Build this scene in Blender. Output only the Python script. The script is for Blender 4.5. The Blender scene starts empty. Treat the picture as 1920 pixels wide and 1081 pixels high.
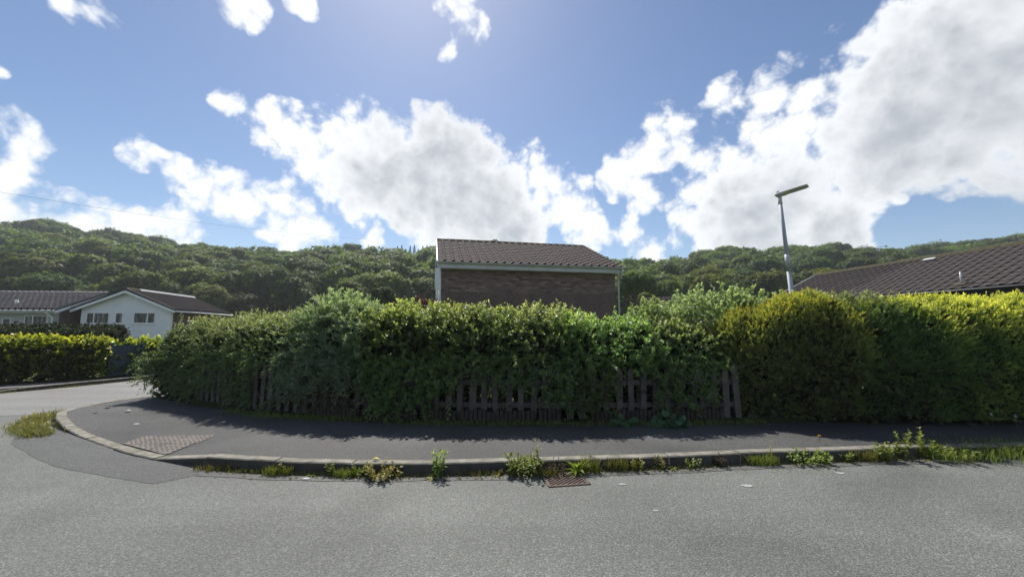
import bpy, bmesh, math, random
import numpy as np
from mathutils import Vector, Matrix
from mathutils.geometry import tessellate_polygon

S = bpy.context.scene
COL = S.collection
R = math.radians

# ------------------------------------------------------------------ camera
cam_d = bpy.data.cameras.new('camera')
cam_d.sensor_width = 36.0
cam_d.lens = 36.0 * 750 / 1920
cam_d.clip_start = 0.05
cam_d.clip_end = 4000
cam = bpy.data.objects.new('camera', cam_d)
COL.objects.link(cam)
EYE = 1.55
cam.location = (0, 0, EYE)
cam.rotation_euler = (R(90) + math.atan(80 / 750), 0, 0)
S.camera = cam

# ------------------------------------------------------------------ sun and sky
SUN_EL, SUN_AZ = R(51), R(-16)          # azimuth from +Y, negative = to the left
sun_dir = Vector((math.sin(SUN_AZ) * math.cos(SUN_EL), math.cos(SUN_AZ) * math.cos(SUN_EL), math.sin(SUN_EL)))
sd = bpy.data.lights.new('sun', 'SUN')
sd.energy = 4.9
sd.angle = R(0.53)
sd.color = (1.0, 0.955, 0.88)
sun = bpy.data.objects.new('sun', sd)
sun.rotation_euler = (-sun_dir).to_track_quat('-Z', 'Y').to_euler()
sun.location = (-10, 30, 40)
COL.objects.link(sun)

S.view_settings.view_transform = 'Standard'
S.view_settings.look = 'None'
S.view_settings.exposure = 0.42
S.view_settings.gamma = 1.0
S.view_settings.use_curve_mapping = False
S.render.engine = 'CYCLES'
S.cycles.use_denoising = True
S.cycles.max_bounces = 8
S.cycles.diffuse_bounces = 4
S.cycles.transmission_bounces = 4
S.cycles.transparent_max_bounces = 8
S.cycles.volume_bounces = 1
S.cycles.caustics_reflective = False
S.cycles.caustics_refractive = False


def px_dir(px, py):
    """direction on the sky sphere for a spot measured on the photograph"""
    p = math.atan(80 / 750)
    u, v = (px - 960) / 750, (540.5 - py) / 750
    return Vector((u, math.cos(p) - v * math.sin(p), math.sin(p) + v * math.cos(p))).normalized()


def build_world():
    w = bpy.data.worlds.new('World')
    S.world = w
    w.use_nodes = True
    nt = w.node_tree
    nt.nodes.clear()
    N, L = nt.nodes.new, nt.links.new
    out = N('ShaderNodeOutputWorld')
    bg = N('ShaderNodeBackground')
    bg.inputs['Strength'].default_value = 0.08
    sky = N('ShaderNodeTexSky')
    sky.sky_type = 'NISHITA'
    sky.sun_disc = False
    sky.sun_elevation = SUN_EL
    sky.sun_rotation = SUN_AZ
    sky.altitude = 50
    sky.air_density = 1.0
    sky.dust_density = 0.35
    sky.ozone_density = 2.0

    # ---- cloud field: a node group over directions, cover and depth
    g = bpy.data.node_groups.new('cloud_field', 'ShaderNodeTree')
    g.interface.new_socket('Vector', in_out='INPUT', socket_type='NodeSocketVector')
    g.interface.new_socket('Field', in_out='OUTPUT', socket_type='NodeSocketFloat')
    g.interface.new_socket('Thick', in_out='OUTPUT', socket_type='NodeSocketFloat')
    GN, GL = g.nodes.new, g.links.new
    gi, go = GN('NodeGroupInput'), GN('NodeGroupOutput')

    def gm(op, a, b=None, c=None):
        n = GN('ShaderNodeMath'); n.operation = op
        for i, x in enumerate((a, b, c)):
            if x is None: continue
            if isinstance(x, (int, float)): n.inputs[i].default_value = x
            else: GL(x, n.inputs[i])
        return n.outputs[0]
    nrm = GN('ShaderNodeVectorMath'); nrm.operation = 'NORMALIZE'
    GL(gi.outputs[0], nrm.inputs[0])
    # slow warp so that the masses are not round
    wn = GN('ShaderNodeTexNoise'); wn.inputs['Scale'].default_value = 5.5; wn.inputs['Detail'].default_value = 3
    GL(nrm.outputs[0], wn.inputs['Vector'])
    wsub = GN('ShaderNodeVectorMath'); wsub.operation = 'SUBTRACT'; wsub.inputs[1].default_value = (.5, .5, .5)
    GL(wn.outputs['Color'], wsub.inputs[0])
    wsc = GN('ShaderNodeVectorMath'); wsc.operation = 'MULTIPLY_ADD'
    wsc.inputs[1].default_value = (.06, .06, .06)
    GL(wsub.outputs[0], wsc.inputs[0]); GL(nrm.outputs[0], wsc.inputs[2])
    wnr = GN('ShaderNodeVectorMath'); wnr.operation = 'NORMALIZE'; GL(wsc.outputs[0], wnr.inputs[0])
    wv = wnr.outputs[0]
    blobs = [
        # middle mass
        (425, 195, 34), (505, 240, 52), (560, 272, 66), (640, 285, 72), (725, 290, 74), (805, 285, 72), (875, 305, 62),
        (600, 335, 50), (700, 355, 74), (800, 365, 84), (885, 395, 78), (965, 420, 74), (985, 325, 44), (1030, 375, 56),
        (1075, 420, 42), (900, 450, 56), (690, 400, 34), (1110, 440, 26),
        # band on the left
        (262, 288, 34), (325, 318, 38), (392, 350, 44), (470, 388, 50), (540, 402, 50), (588, 425, 34),
        # left edge
        (-10, 225, 48), (38, 255, 46), (-10, 320, 66), (10, 395, 60), (95, 400, 52), (155, 405, 46), (225, 425, 46), (330, 432, 50), (280, 445, 36), (0, 140, 16),
        # wisps at the top
        (130, 15, 44), (195, 35, 38), (450, 5, 50), (560, 0, 28), (860, 35, 40), (842, 92, 20), (893, 58, 26),
        # right group
        (1255, 255, 48), (1205, 298, 38), (1163, 335, 34), (1205, 368, 32), (1350, 185, 36),
        (1462, 185, 56), (1400, 285, 78), (1500, 265, 84), (1600, 215, 104), (1710, 80, 104), (1840, 60, 150), (1850, 200, 130),
        (1700, 260, 84), (1600, 285, 70), (1345, 352, 70), (1318, 405, 56), (1420, 385, 80), (1505, 400, 78), (1600, 392, 56),
        (1450, 445, 76), (1350, 465, 58), (1565, 440, 56), (1990, 130, 160),
        # scraps
        (1170, 425, 24), (1092, 350, 16), (1210, 468, 28), (700, 455, 26), (550, 462, 16), (792, 440, 26), (1690, 380, 13),
    ]
    cur = None
    for (bx, by, br) in blobs:
        c = px_dir(bx, by)
        # angular radius at this spot
        rr = math.acos(max(-1, min(1, c.dot(px_dir(bx + br * .9, by + br * .9)))))
        k = 1 / (1 - math.cos(rr))
        d = GN('ShaderNodeVectorMath'); d.operation = 'DOT_PRODUCT'
        GL(wv, d.inputs[0]); d.inputs[1].default_value = c
        # 1 - (1-dot)*k
        m = gm('MULTIPLY_ADD', d.outputs['Value'], k, 1 - k)
        cur = m if cur is None else gm('SMOOTH_MAX', cur, m, 0.5)
    cur = gm('MAXIMUM', gm('MINIMUM', cur, gm('MULTIPLY', cur, 1.8)), -3.5)
    # where the masses are deepest and let least light through
    deep = None
    for (bx, by, br) in ((820, 335, 130), (900, 395, 95), (700, 335, 70), (960, 430, 60), (1830, 190, 230), (1700, 255, 130), (1440, 400, 110), (1540, 445, 80)):
        c = px_dir(bx, by); rr = math.acos(max(-1, min(1, c.dot(px_dir(bx + br * .7, by + br * .7))))); k = 1 / (1 - math.cos(rr))
        d = GN('ShaderNodeVectorMath'); d.operation = 'DOT_PRODUCT'
        GL(wv, d.inputs[0]); d.inputs[1].default_value = c
        m = gm('MULTIPLY_ADD', d.outputs['Value'], k, 1 - k)
        deep = m if deep is None else gm('SMOOTH_MAX', deep, m, 0.4)
    # the rest of the sky: broken cloud from slow noise
    rn = GN('ShaderNodeTexNoise'); rn.inputs['Scale'].default_value = 3.2; rn.inputs['Detail'].default_value = 2
    GL(nrm.outputs[0], rn.inputs['Vector'])
    rest = gm('MULTIPLY_ADD', rn.outputs['Fac'], 9.0, -5.2)
    sep = GN('ShaderNodeSeparateXYZ'); GL(nrm.outputs[0], sep.inputs[0])
    front = GN('ShaderNodeMapRange'); front.interpolation_type = 'SMOOTHSTEP'
    front.inputs['From Min'].default_value = .3; front.inputs['From Max'].default_value = .5
    GL(sep.outputs['Y'], front.inputs['Value'])
    mixf = GN('ShaderNodeMix'); mixf.data_type = 'FLOAT'
    GL(front.outputs[0], mixf.inputs[0]); GL(rest, mixf.inputs[2]); GL(cur, mixf.inputs[3])
    # billows
    n1 = GN('ShaderNodeTexNoise'); n1.inputs['Scale'].default_value = 11; n1.inputs['Detail'].default_value = 9; n1.inputs['Roughness'].default_value = .59
    GL(wv, n1.inputs['Vector'])
    vo = GN('ShaderNodeTexVoronoi'); vo.feature = 'SMOOTH_F1'; vo.inputs['Scale'].default_value = 24
    vo.inputs['Smoothness'].default_value = .6
    vo.inputs['Detail'].default_value = 3.0
    GL(wv, vo.inputs['Vector'])
    b1 = gm('MULTIPLY_ADD', n1.outputs['Fac'], 3.7, -1.35)
    b2 = gm('MULTIPLY_ADD', vo.outputs['Distance'], -1.6, .75)
    f = gm('ADD', gm('ADD', mixf.outputs[0], b1), b2)
    rdeep = gm('MULTIPLY_ADD', rest, .45, -.1)
    mixd = GN('ShaderNodeMix'); mixd.data_type = 'FLOAT'
    GL(front.outputs[0], mixd.inputs[0]); GL(rdeep, mixd.inputs[2]); GL(deep, mixd.inputs[3])
    f = gm('ADD', f, gm('MULTIPLY', gm('MAXIMUM', gm('ADD', mixd.outputs[0], .35), 0), 1.3))
    GL(f, go.inputs[0])
    GL(gm('ADD', gm('MULTIPLY', mixd.outputs[0], .8), gm('MULTIPLY', gm('ADD', b1, b2), .42)), go.inputs[1])

    tc = N('ShaderNodeTexCoord')

    def field(vec):
        n = N('ShaderNodeGroup'); n.node_tree = g
        L(vec, n.inputs[0])
        return n
    gn = field(tc.outputs['Generated']); here, there = gn.outputs[0], gn.outputs[1]

    def mr(v, a, b, c=0, d=1, ss=True):
        n = N('ShaderNodeMapRange'); n.interpolation_type = 'SMOOTHSTEP' if ss else 'LINEAR'
        n.inputs['From Min'].default_value = a; n.inputs['From Max'].default_value = b
        n.inputs['To Min'].default_value = c; n.inputs['To Max'].default_value = d
        L(v, n.inputs['Value']); return n.outputs[0]
    alpha = mr(here, -.3, .85)
    thick = mr(there, -.6, 1.3)
    cc = N('ShaderNodeMix'); cc.data_type = 'RGBA'
    L(thick, cc.inputs[0])
    cc.inputs[6].default_value = (9.6, 9.8, 10.1, 1)
    cc.inputs[7].default_value = (4.4, 4.7, 5.15, 1)
    hsv = N('ShaderNodeHueSaturation'); hsv.inputs['Hue'].default_value = .504; hsv.inputs['Saturation'].default_value = 1.12; L(sky.outputs[0], hsv.inputs['Color'])
    mx = N('ShaderNodeMix'); mx.data_type = 'RGBA'
    L(alpha, mx.inputs[0]); L(hsv.outputs[0], mx.inputs[6]); L(cc.outputs[2], mx.inputs[7])
    L(mx.outputs[2], bg.inputs['Color'])
    L(bg.outputs[0], out.inputs['Surface'])
    w.cycles.sampling_method = 'MANUAL'
    w.cycles.sample_map_resolution = 512


build_world()

# ------------------------------------------------------------------ helpers
rng = np.random.default_rng(7)
random.seed(7)


def mat(name, color, rough=.8, spec=.3, var=0., vscale=4., color2=None, bump=0., bscale=60., detail=6, metallic=0., coord='Object'):
    m = bpy.data.materials.new(name); m.use_nodes = True
    nt = m.node_tree; b = nt.nodes['Principled BSDF']
    b.inputs['Roughness'].default_value = rough
    b.inputs['Specular IOR Level'].default_value = spec
    b.inputs['Metallic'].default_value = metallic
    c4 = (*color, 1)
    b.inputs['Base Color'].default_value = c4
    tc = nt.nodes.new('ShaderNodeTexCoord')
    if color2 is not None or var:
        if color2 is None: color2 = tuple(min(1, c * (1 + var)) for c in color); c4 = (*[c * (1 - var) for c in color], 1)
        n = nt.nodes.new('ShaderNodeTexNoise'); n.inputs['Scale'].default_value = vscale; n.inputs['Detail'].default_value = detail
        nt.links.new(tc.outputs[coord], n.inputs['Vector'])
        r = nt.nodes.new('ShaderNodeMapRange'); r.inputs['From Min'].default_value = .33; r.inputs['From Max'].default_value = .67
        nt.links.new(n.outputs['Fac'], r.inputs['Value'])
        mx = nt.nodes.new('ShaderNodeMix'); mx.data_type = 'RGBA'
        mx.inputs[6].default_value = c4; mx.inputs[7].default_value = (*color2, 1)
        nt.links.new(r.outputs[0], mx.inputs[0]); nt.links.new(mx.outputs[2], b.inputs['Base Color'])
    if bump:
        n2 = nt.nodes.new('ShaderNodeTexNoise'); n2.inputs['Scale'].default_value = bscale; n2.inputs['Detail'].default_value = 4
        nt.links.new(tc.outputs[coord], n2.inputs['Vector'])
        bp = nt.nodes.new('ShaderNodeBump'); bp.inputs['Strength'].default_value = bump; bp.inputs['Distance'].default_value = .02
        nt.links.new(n2.outputs['Fac'], bp.inputs['Height']); nt.links.new(bp.outputs[0], b.inputs['Normal'])
    return m


def asphalt(name, dark, light, chip, chip_amt, scale=1.0, patch=.15, moss=None):
    """worn tarmac: stone chips in binder, slow blotches, grain relief"""
    m = bpy.data.materials.new(name); m.use_nodes = True
    nt = m.node_tree; N, L = nt.nodes.new, nt.links.new
    b = nt.nodes['Principled BSDF']; b.inputs['Roughness'].default_value = .75; b.inputs['Specular IOR Level'].default_value = .35
    tc = N('ShaderNodeTexCoord')
    v = N('ShaderNodeTexVoronoi'); v.inputs['Scale'].default_value = 105 * scale
    L(tc.outputs['Object'], v.inputs['Vector'])
    sepc = N('ShaderNodeSeparateColor'); L(v.outputs['Color'], sepc.inputs[0])
    ramp = N('ShaderNodeMapRange'); ramp.inputs['From Min'].default_value = 1 - chip_amt; ramp.inputs['From Max'].default_value = 1
    L(sepc.outputs[0], ramp.inputs['Value'])
    n = N('ShaderNodeTexNoise'); n.inputs['Scale'].default_value = 55 * scale; n.inputs['Detail'].default_value = 5
    L(tc.outputs['Object'], n.inputs['Vector'])
    r0 = N('ShaderNodeMapRange'); r0.inputs['From Min'].default_value = .36; r0.inputs['From Max'].default_value = .64
    L(n.outputs['Fac'], r0.inputs['Value'])
    a = N('ShaderNodeMix'); a.data_type = 'RGBA'; a.inputs[6].default_value = (*dark, 1); a.inputs[7].default_value = (*light, 1)
    L(r0.outputs[0], a.inputs[0])
    c = N('ShaderNodeMix'); c.data_type = 'RGBA'; c.inputs[7].default_value = (*chip, 1)
    L(ramp.outputs[0], c.inputs[0]); L(a.outputs[2], c.inputs[6])
    big = N('ShaderNodeTexNoise'); big.inputs['Scale'].default_value = .55; big.inputs['Detail'].default_value = 5; big.inputs['Distortion'].default_value = .6
    L(tc.outputs['Object'], big.inputs['Vector'])
    rb = N('ShaderNodeMapRange'); rb.inputs['From Min'].default_value = .3; rb.inputs['From Max'].default_value = .7
    rb.inputs['To Min'].default_value = 1 - patch; rb.inputs['To Max'].default_value = 1 + patch
    L(big.outputs['Fac'], rb.inputs['Value'])
    mu = N('ShaderNodeMix'); mu.data_type = 'RGBA'; mu.blend_type = 'MULTIPLY'; mu.inputs[0].default_value = 1
    L(c.outputs[2], mu.inputs[6]); L(rb.outputs[0], mu.inputs[7])
    mp = N('ShaderNodeMapping'); mp.inputs['Scale'].default_value = (.12, 1.1, 1); L(tc.outputs['Object'], mp.inputs['Vector'])
    st = N('ShaderNodeTexNoise'); st.inputs['Scale'].default_value = 1.6; st.inputs['Detail'].default_value = 4; L(mp.outputs[0], st.inputs['Vector'])
    rs = N('ShaderNodeMapRange'); rs.inputs['From Min'].default_value = .32; rs.inputs['From Max'].default_value = .68
    rs.inputs['To Min'].default_value = .88; rs.inputs['To Max'].default_value = 1.1; L(st.outputs['Fac'], rs.inputs['Value'])
    m3 = N('ShaderNodeMix'); m3.data_type = 'RGBA'; m3.blend_type = 'MULTIPLY'; m3.inputs[0].default_value = 1
    L(mu.outputs[2], m3.inputs[6]); L(rs.outputs[0], m3.inputs[7])
    L(m3.outputs[2], b.inputs['Base Color'])
    bp = N('ShaderNodeBump'); bp.inputs['Strength'].default_value = .55; bp.inputs['Distance'].default_value = .006
    h = N('ShaderNodeMath'); h.operation = 'SUBTRACT'; L(n.outputs['Fac'], h.inputs[0]); L(v.outputs['Distance'], h.inputs[1])
    L(h.outputs[0], bp.inputs['Height']); L(bp.outputs[0], b.inputs['Normal'])
    return m


def leafmat(name, c_a, c_b, c_tip=None, trans=.35, rough=.42, spec=.4, tcol=None):
    """leaf with light passing through; 'tint' (0..1 per leaf) runs from old leaf c_a to c_b, 'tip' (0..1) to the young colour, also brightened as painted sunlight"""
    m = bpy.data.materials.new(name); m.use_nodes = True
    nt = m.node_tree; N, L = nt.nodes.new, nt.links.new
    b = nt.nodes['Principled BSDF']; out = nt.nodes['Material Output']
    b.inputs['Roughness'].default_value = rough; b.inputs['Specular IOR Level'].default_value = spec
    at = N('ShaderNodeAttribute'); at.attribute_name = 'tint'
    mx = N('ShaderNodeMix'); mx.data_type = 'RGBA'
    mx.inputs[6].default_value = (*c_a, 1); mx.inputs[7].default_value = (*c_b, 1)
    L(at.outputs['Fac'], mx.inputs[0])
    col = mx.outputs[2]
    if c_tip is not None:
        a2 = N('ShaderNodeAttribute'); a2.attribute_name = 'tip'
        m2 = N('ShaderNodeMix'); m2.data_type = 'RGBA'; m2.inputs[7].default_value = (*c_tip, 1)
        L(a2.outputs['Fac'], m2.inputs[0]); L(col, m2.inputs[6]); col = m2.outputs[2]
    oi = N('ShaderNodeObjectInfo')
    hs = N('ShaderNodeHueSaturation')
    mr = N('ShaderNodeMapRange'); mr.inputs['To Min'].default_value = .478; mr.inputs['To Max'].default_value = .515
    L(oi.outputs['Random'], mr.inputs['Value']); L(mr.outputs[0], hs.inputs['Hue'])
    mr2 = N('ShaderNodeMapRange'); mr2.inputs['To Min'].default_value = .8; mr2.inputs['To Max'].default_value = 1.2
    L(oi.outputs['Random'], mr2.inputs['Value']); L(mr2.outputs[0], hs.inputs['Value'])
    L(col, hs.inputs['Color']); col = hs.outputs[0]
    L(col, b.inputs['Base Color'])
    tr = N('ShaderNodeBsdfTranslucent')
    br = N('ShaderNodeMix'); br.data_type = 'RGBA'; br.blend_type = 'MULTIPLY'; br.inputs[0].default_value = 1
    br.inputs[7].default_value = (1.4, 1.45, .7, 1) if tcol is None else (*tcol, 1)
    L(col, br.inputs[6]); L(br.outputs[2], tr.inputs['Color'])
    ms = N('ShaderNodeMixShader'); ms.inputs[0].default_value = trans
    L(b.outputs[0], ms.inputs[1]); L(tr.outputs[0], ms.inputs[2]); L(ms.outputs[0], out.inputs['Surface'])
    return m


def np_mesh(name, verts, faces, material=None, attrs=None, smooth=False):
    """verts (n,3); faces (m,k) with one k"""
    verts = np.ascontiguousarray(verts, dtype=np.float32); faces = np.ascontiguousarray(faces, dtype=np.int32)
    me = bpy.data.meshes.new(name)
    me.vertices.add(len(verts)); me.vertices.foreach_set('co', verts.ravel())
    k = faces.shape[1]
    me.loops.add(faces.size); me.loops.foreach_set('vertex_index', faces.ravel())
    me.polygons.add(len(faces))
    me.polygons.foreach_set('loop_start', np.arange(0, faces.size, k, dtype=np.int32))
    me.polygons.foreach_set('loop_total', np.full(len(faces), k, dtype=np.int32))
    if attrs:
        for an, arr in attrs.items():
            a = me.attributes.new(an, 'FLOAT', 'POINT')
            a.data.foreach_set('value', np.ascontiguousarray(arr, dtype=np.float32))
    me.update(calc_edges=True)
    if smooth: me.polygons.foreach_set('use_smooth', np.ones(len(faces), dtype=bool))
    if material: me.materials.append(material)
    return me


def link(name, me, parent=None, loc=None, rotz=None):
    o = bpy.data.objects.new(name, me); COL.objects.link(o)
    if parent is not None: o.parent = parent
    if loc is not None: o.location = loc
    if rotz is not None: o.rotation_euler = (0, 0, rotz)
    return o


def tag(o, label=None, cat=None, group=None, kind=None):
    if label: o['label'] = label
    if cat: o['category'] = cat
    if group: o['group'] = group
    if kind: o['kind'] = kind
    return o


def thing(name, label, cat, loc=(0, 0, 0), rotz=0, group=None):
    return tag(link(name, None, None, loc, rotz), label, cat, group)


class MB:
    """collects simple solids into one mesh"""
    def __init__(s): s.v, s.f = [], []

    def box(s, x0, y0, z0, x1, y1, z1, M=None):
        b = len(s.v)
        for z in (z0, z1):
            for (x, y) in ((x0, y0), (x1, y0), (x1, y1), (x0, y1)):
                p = Vector((x, y, z)); s.v.append(M @ p if M else p)
        for q in ((3, 2, 1, 0), (4, 5, 6, 7), (0, 1, 5, 4), (1, 2, 6, 5), (2, 3, 7, 6), (3, 0, 4, 7)):
            s.f.append(tuple(b + i for i in q))
        return s

    def prism(s, pts, d0, d1, M):
        """polygon pts (a,b) extruded along third local axis d0..d1; M maps (a,b,d) to world"""
        b, n = len(s.v), len(pts)
        for d in (d0, d1):
            for (x, y) in pts: s.v.append(M @ Vector((x, y, d)))
        s.f.append(tuple(b + i for i in reversed(range(n)))); s.f.append(tuple(b + n + i for i in range(n)))
        for i in range(n):
            j = (i + 1) % n; s.f.append((b + i, b + j, b + n + j, b + n + i))
        return s

    def tube(s, pts, rad, seg=8, cap=True):
        pts = [Vector(p) for p in pts]; b = len(s.v)
        rads = rad if isinstance(rad, (list, tuple)) else [rad] * len(pts)
        for i, p in enumerate(pts):
            d = (pts[min(i + 1, len(pts) - 1)] - pts[max(i - 1, 0)]).normalized()
            u = d.cross(Vector((0, 0, 1)))
            if u.length < .05: u = d.cross(Vector((1, 0, 0)))
            u.normalize(); w = d.cross(u)
            for k in range(seg):
                a = 2 * math.pi * k / seg
                s.v.append(p + (u * math.cos(a) + w * math.sin(a)) * rads[i])
        for i in range(len(pts) - 1):
            for k in range(seg):
                k2 = (k + 1) % seg
                s.f.append((b + i * seg + k, b + i * seg + k2, b + (i + 1) * seg + k2, b + (i + 1) * seg + k))
        if cap:
            s.f.append(tuple(b + k for k in range(seg)))
            s.f.append(tuple(b + (len(pts) - 1) * seg + k for k in reversed(range(seg))))
        return s

    def mesh(s, name, m=None, smooth=False, bevel=0):
        me = bpy.data.meshes.new(name); me.from_pydata([tuple(v) for v in s.v], [], s.f)
        bm = bmesh.new(); bm.from_mesh(me)
        if bevel:
            bmesh.ops.bevel(bm, geom=[e for e in bm.edges if e.calc_face_angle(0) > .6], offset=bevel, segments=1, affect='EDGES', clamp_overlap=True)
        bmesh.ops.recalc_face_normals(bm, faces=bm.faces)
        bm.to_mesh(me); bm.free()
        if smooth:
            me.polygons.foreach_set('use_smooth', [True] * len(me.polygons))
        if m: me.materials.append(m)
        return me

    def build(s, name, m=None, parent=None, smooth=False, bevel=0, loc=None, rotz=None):
        return link(name, s.mesh(name, m, smooth, bevel), parent, loc, rotz)


def vnoise(x, y, seed=0):
    """smooth value noise, vectorised, 0..1"""
    x = np.asarray(x, float); y = np.asarray(y, float)
    xi, yi = np.floor(x).astype(int), np.floor(y).astype(int); fx, fy = x - xi, y - yi
    fx = fx * fx * (3 - 2 * fx); fy = fy * fy * (3 - 2 * fy)

    def h(a, b):
        v = np.sin(a * 127.1 + b * 311.7 + seed * 74.7) * 43758.5453
        return v - np.floor(v)
    return (h(xi, yi) * (1 - fx) + h(xi + 1, yi) * fx) * (1 - fy) + (h(xi, yi + 1) * (1 - fx) + h(xi + 1, yi + 1) * fx) * fy


def unit(a):
    return a / np.maximum(np.linalg.norm(a, axis=1, keepdims=True), 1e-9)


def leaves(pos, dirs, nrm, ln, wd, fold=.25, droop=.2, simple=False):
    """one leaf per row: base pos, pointing dirs, face towards nrm. Returns verts, faces, per-leaf vertex count"""
    n = len(pos)
    d = unit(dirs); sd = unit(np.cross(d, nrm)); up = np.cross(sd, d)
    ln = np.broadcast_to(ln, (n,))[:, None]; wd = np.broadcast_to(wd, (n,))[:, None]
    base = pos; tip = pos + d * ln - up * ln * droop
    lf = pos + d * ln * .45 - sd * wd + up * wd * fold
    rt = pos + d * ln * .45 + sd * wd + up * wd * fold
    if simple:
        v = np.stack([base, rt, tip, lf], 1).reshape(-1, 3)
        f = (np.arange(n) * 4)[:, None] + np.array([[0, 1, 2, 3]])
        return v, f, 4
    mid = pos + d * ln * .5 - up * ln * droop * .15
    v = np.stack([base, rt, tip, lf, mid], 1).reshape(-1, 3)
    f = ((np.arange(n) * 5)[:, None, None] + np.array([[0, 1, 4], [1, 2, 4], [2, 3, 4], [3, 0, 4]])[None]).reshape(-1, 3)
    return v, f, 5


def shoots_to_leaves(o, d, L, npl, ll, lw, alpha=1.0, sag=.25, flat=0., simple=False, droop=.2, jitter=.35, upbias=.7, rg=None):
    """leaves set spirally along shoots. o,d (n,3), L (n,)"""
    rg = rg or rng
    n = len(o)
    t = (np.arange(npl)[None] + rg.random((n, npl))) / npl            # along the shoot
    d = unit(d)
    a = np.tile([0.31, .22, .93], (n, 1)); u = unit(np.cross(d, a)); w = np.cross(d, u)
    p = o[:, None] + d[:, None] * (L[:, None] * t)[..., None]
    p[..., 2] -= sag * L[:, None] * t ** 2
    ph = np.arange(npl)[None] * 2.4 + rg.random((n, 1)) * 6.28 + rg.normal(0, .3, (n, npl))
    if flat: ph = np.round(ph / math.pi) * math.pi + (rg.random((n, 1)) * 3.1)
    al = alpha * (1 - .45 * t) + rg.normal(0, .15, (n, npl))
    ld = (np.cos(al)[..., None] * d[:, None] + np.sin(al)[..., None] * (np.cos(ph)[..., None] * u[:, None] + np.sin(ph)[..., None] * w[:, None]))
    ld = ld + rg.normal(0, jitter * .5, ld.shape)
    nm = rg.normal(0, jitter, ld.shape); nm[..., 2] += upbias; nm += d[:, None] * .5
    s = (1 - .4 * np.abs(t - .45)) * rg.uniform(.75, 1.2, (n, npl))
    v, f, k = leaves(p.reshape(-1, 3), ld.reshape(-1, 3), nm.reshape(-1, 3), (ll * s).ravel(), (lw * s).ravel(), droop=droop, simple=simple)
    return v, f, k, t.ravel()


def stems_mesh(o, d, L, sag, r):
    """thin three-sided stems for shoots"""
    n = len(o); d = unit(d); u = unit(np.cross(d, np.tile([.3, .2, .93], (n, 1)))); w = np.cross(d, u)
    rings = []
    for t, rr in ((0., r), (.5, r * .7), (1., r * .25)):
        p = o + d * (L * t)[:, None]; p = p - np.array([0, 0, 1]) * (sag * L * t * t)[:, None]
        for k in range(3):
            a = k * 2.094
            rings.append(p + (u * math.cos(a) + w * math.sin(a)) * rr)
    v = np.stack(rings, 1).reshape(-1, 3)
    q = []
    for i in (0, 3):
        for k in range(3):
            k2 = (k + 1) % 3; q.append([i + k, i + k2, i + 3 + k2, i + 3 + k])
    f = ((np.arange(n) * 9)[:, None, None] + np.array(q)[None]).reshape(-1, 4)
    return v, f


def cat_meshes(parts):
    """join (v,f,attr dict) lists sharing one face size"""
    vs, fs, at, off = [], [], {}, 0
    for v, f, a in parts:
        vs.append(v); fs.append(f + off); off += len(v)
        for k, x in a.items(): at.setdefault(k, []).append(x)
    return np.concatenate(vs), np.concatenate(fs), {k: np.concatenate(x) for k, x in at.items()}


class Path:
    def __init__(s, pts):
        s.p = np.array(pts, float); seg = np.linalg.norm(np.diff(s.p, axis=0), axis=1)
        s.c = np.concatenate([[0], np.cumsum(seg)]); s.len = s.c[-1]

    def at(s, t):
        t = np.asarray(t, float)
        return np.stack([np.interp(t, s.c, s.p[:, 0]), np.interp(t, s.c, s.p[:, 1])], -1)

    def tan(s, t):
        return unit(np.atleast_2d(s.at(np.asarray(t) + .15) - s.at(np.asarray(t) - .15)))

    def near(s, x):
        """path length where x coordinate is reached (paths run by increasing x)"""
        return float(np.interp(x, s.p[:, 0], s.c))


def smooth(a, b, x):
    t = np.clip((x - a) / (b - a), 0, 1); return t * t * (3 - 2 * t)


# ------------------------------------------------------------------ ground, roads, kerbs, pavement
M_road = asphalt('road_asphalt', (.072, .076, .068), (.13, .135, .123), (.2, .205, .19), .34, 1.0, .22)
M_side = asphalt('side_road_asphalt', (.125, .124, .118), (.19, .188, .18), (.27, .267, .255), .2, 1.1, .1)
M_patch = asphalt('patch_asphalt', (.046, .047, .046), (.088, .089, .087), (.16, .16, .157), .15, 1.1, .12)
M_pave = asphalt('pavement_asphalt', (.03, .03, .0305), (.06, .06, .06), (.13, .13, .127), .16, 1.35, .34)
M_kerbface = mat('kerb_grimy_shaded_face', (.085, .079, .072), .9, .15, color2=(.055, .052, .046), vscale=6, bump=.35, bscale=70)  # splash grime, darkened further to paint in the shade on the face
M_kerb = mat('kerb_concrete', (.28, .26, .222), .85, .2, color2=(.14, .13, .1), vscale=7, bump=.35, bscale=70)
M_grass_ground = mat('grass_ground', (.045, .065, .018), .95, .1, color2=(.08, .085, .03), vscale=.7, bump=.6, bscale=9)
M_soil = mat('soil', (.035, .03, .02), .95, .1, color2=(.04, .05, .014), vscale=2.5, bump=.8, bscale=30)
M_hill = mat('hill_ground', (.02, .03, .012), .95, .05, color2=(.035, .045, .018), vscale=.1)


def sheet(name, pts, z, m, kind='structure', depth=None, parent=None):
    tris = tessellate_polygon([[Vector((x, y, 0)) for x, y in pts]])
    v = [(x, y, z) for x, y in pts]; f = [tuple(t) for t in tris]
    if depth:
        n = len(pts); v += [(x, y, z - depth) for x, y in pts]
        f += [(i, (i + 1) % n, n + (i + 1) % n, n + i) for i in range(n)]
    me = bpy.data.meshes.new(name); me.from_pydata(v, [], f); me.materials.append(m)
    bm = bmesh.new(); bm.from_mesh(me); bmesh.ops.recalc_face_normals(bm, faces=bm.faces)
    for fc in bm.faces:
        if abs(fc.normal.z) > .9 and fc.normal.z < 0: fc.normal_flip()
    bm.to_mesh(me); bm.free()
    o = link(name, me, parent)
    if kind: o['kind'] = kind
    return o


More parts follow.
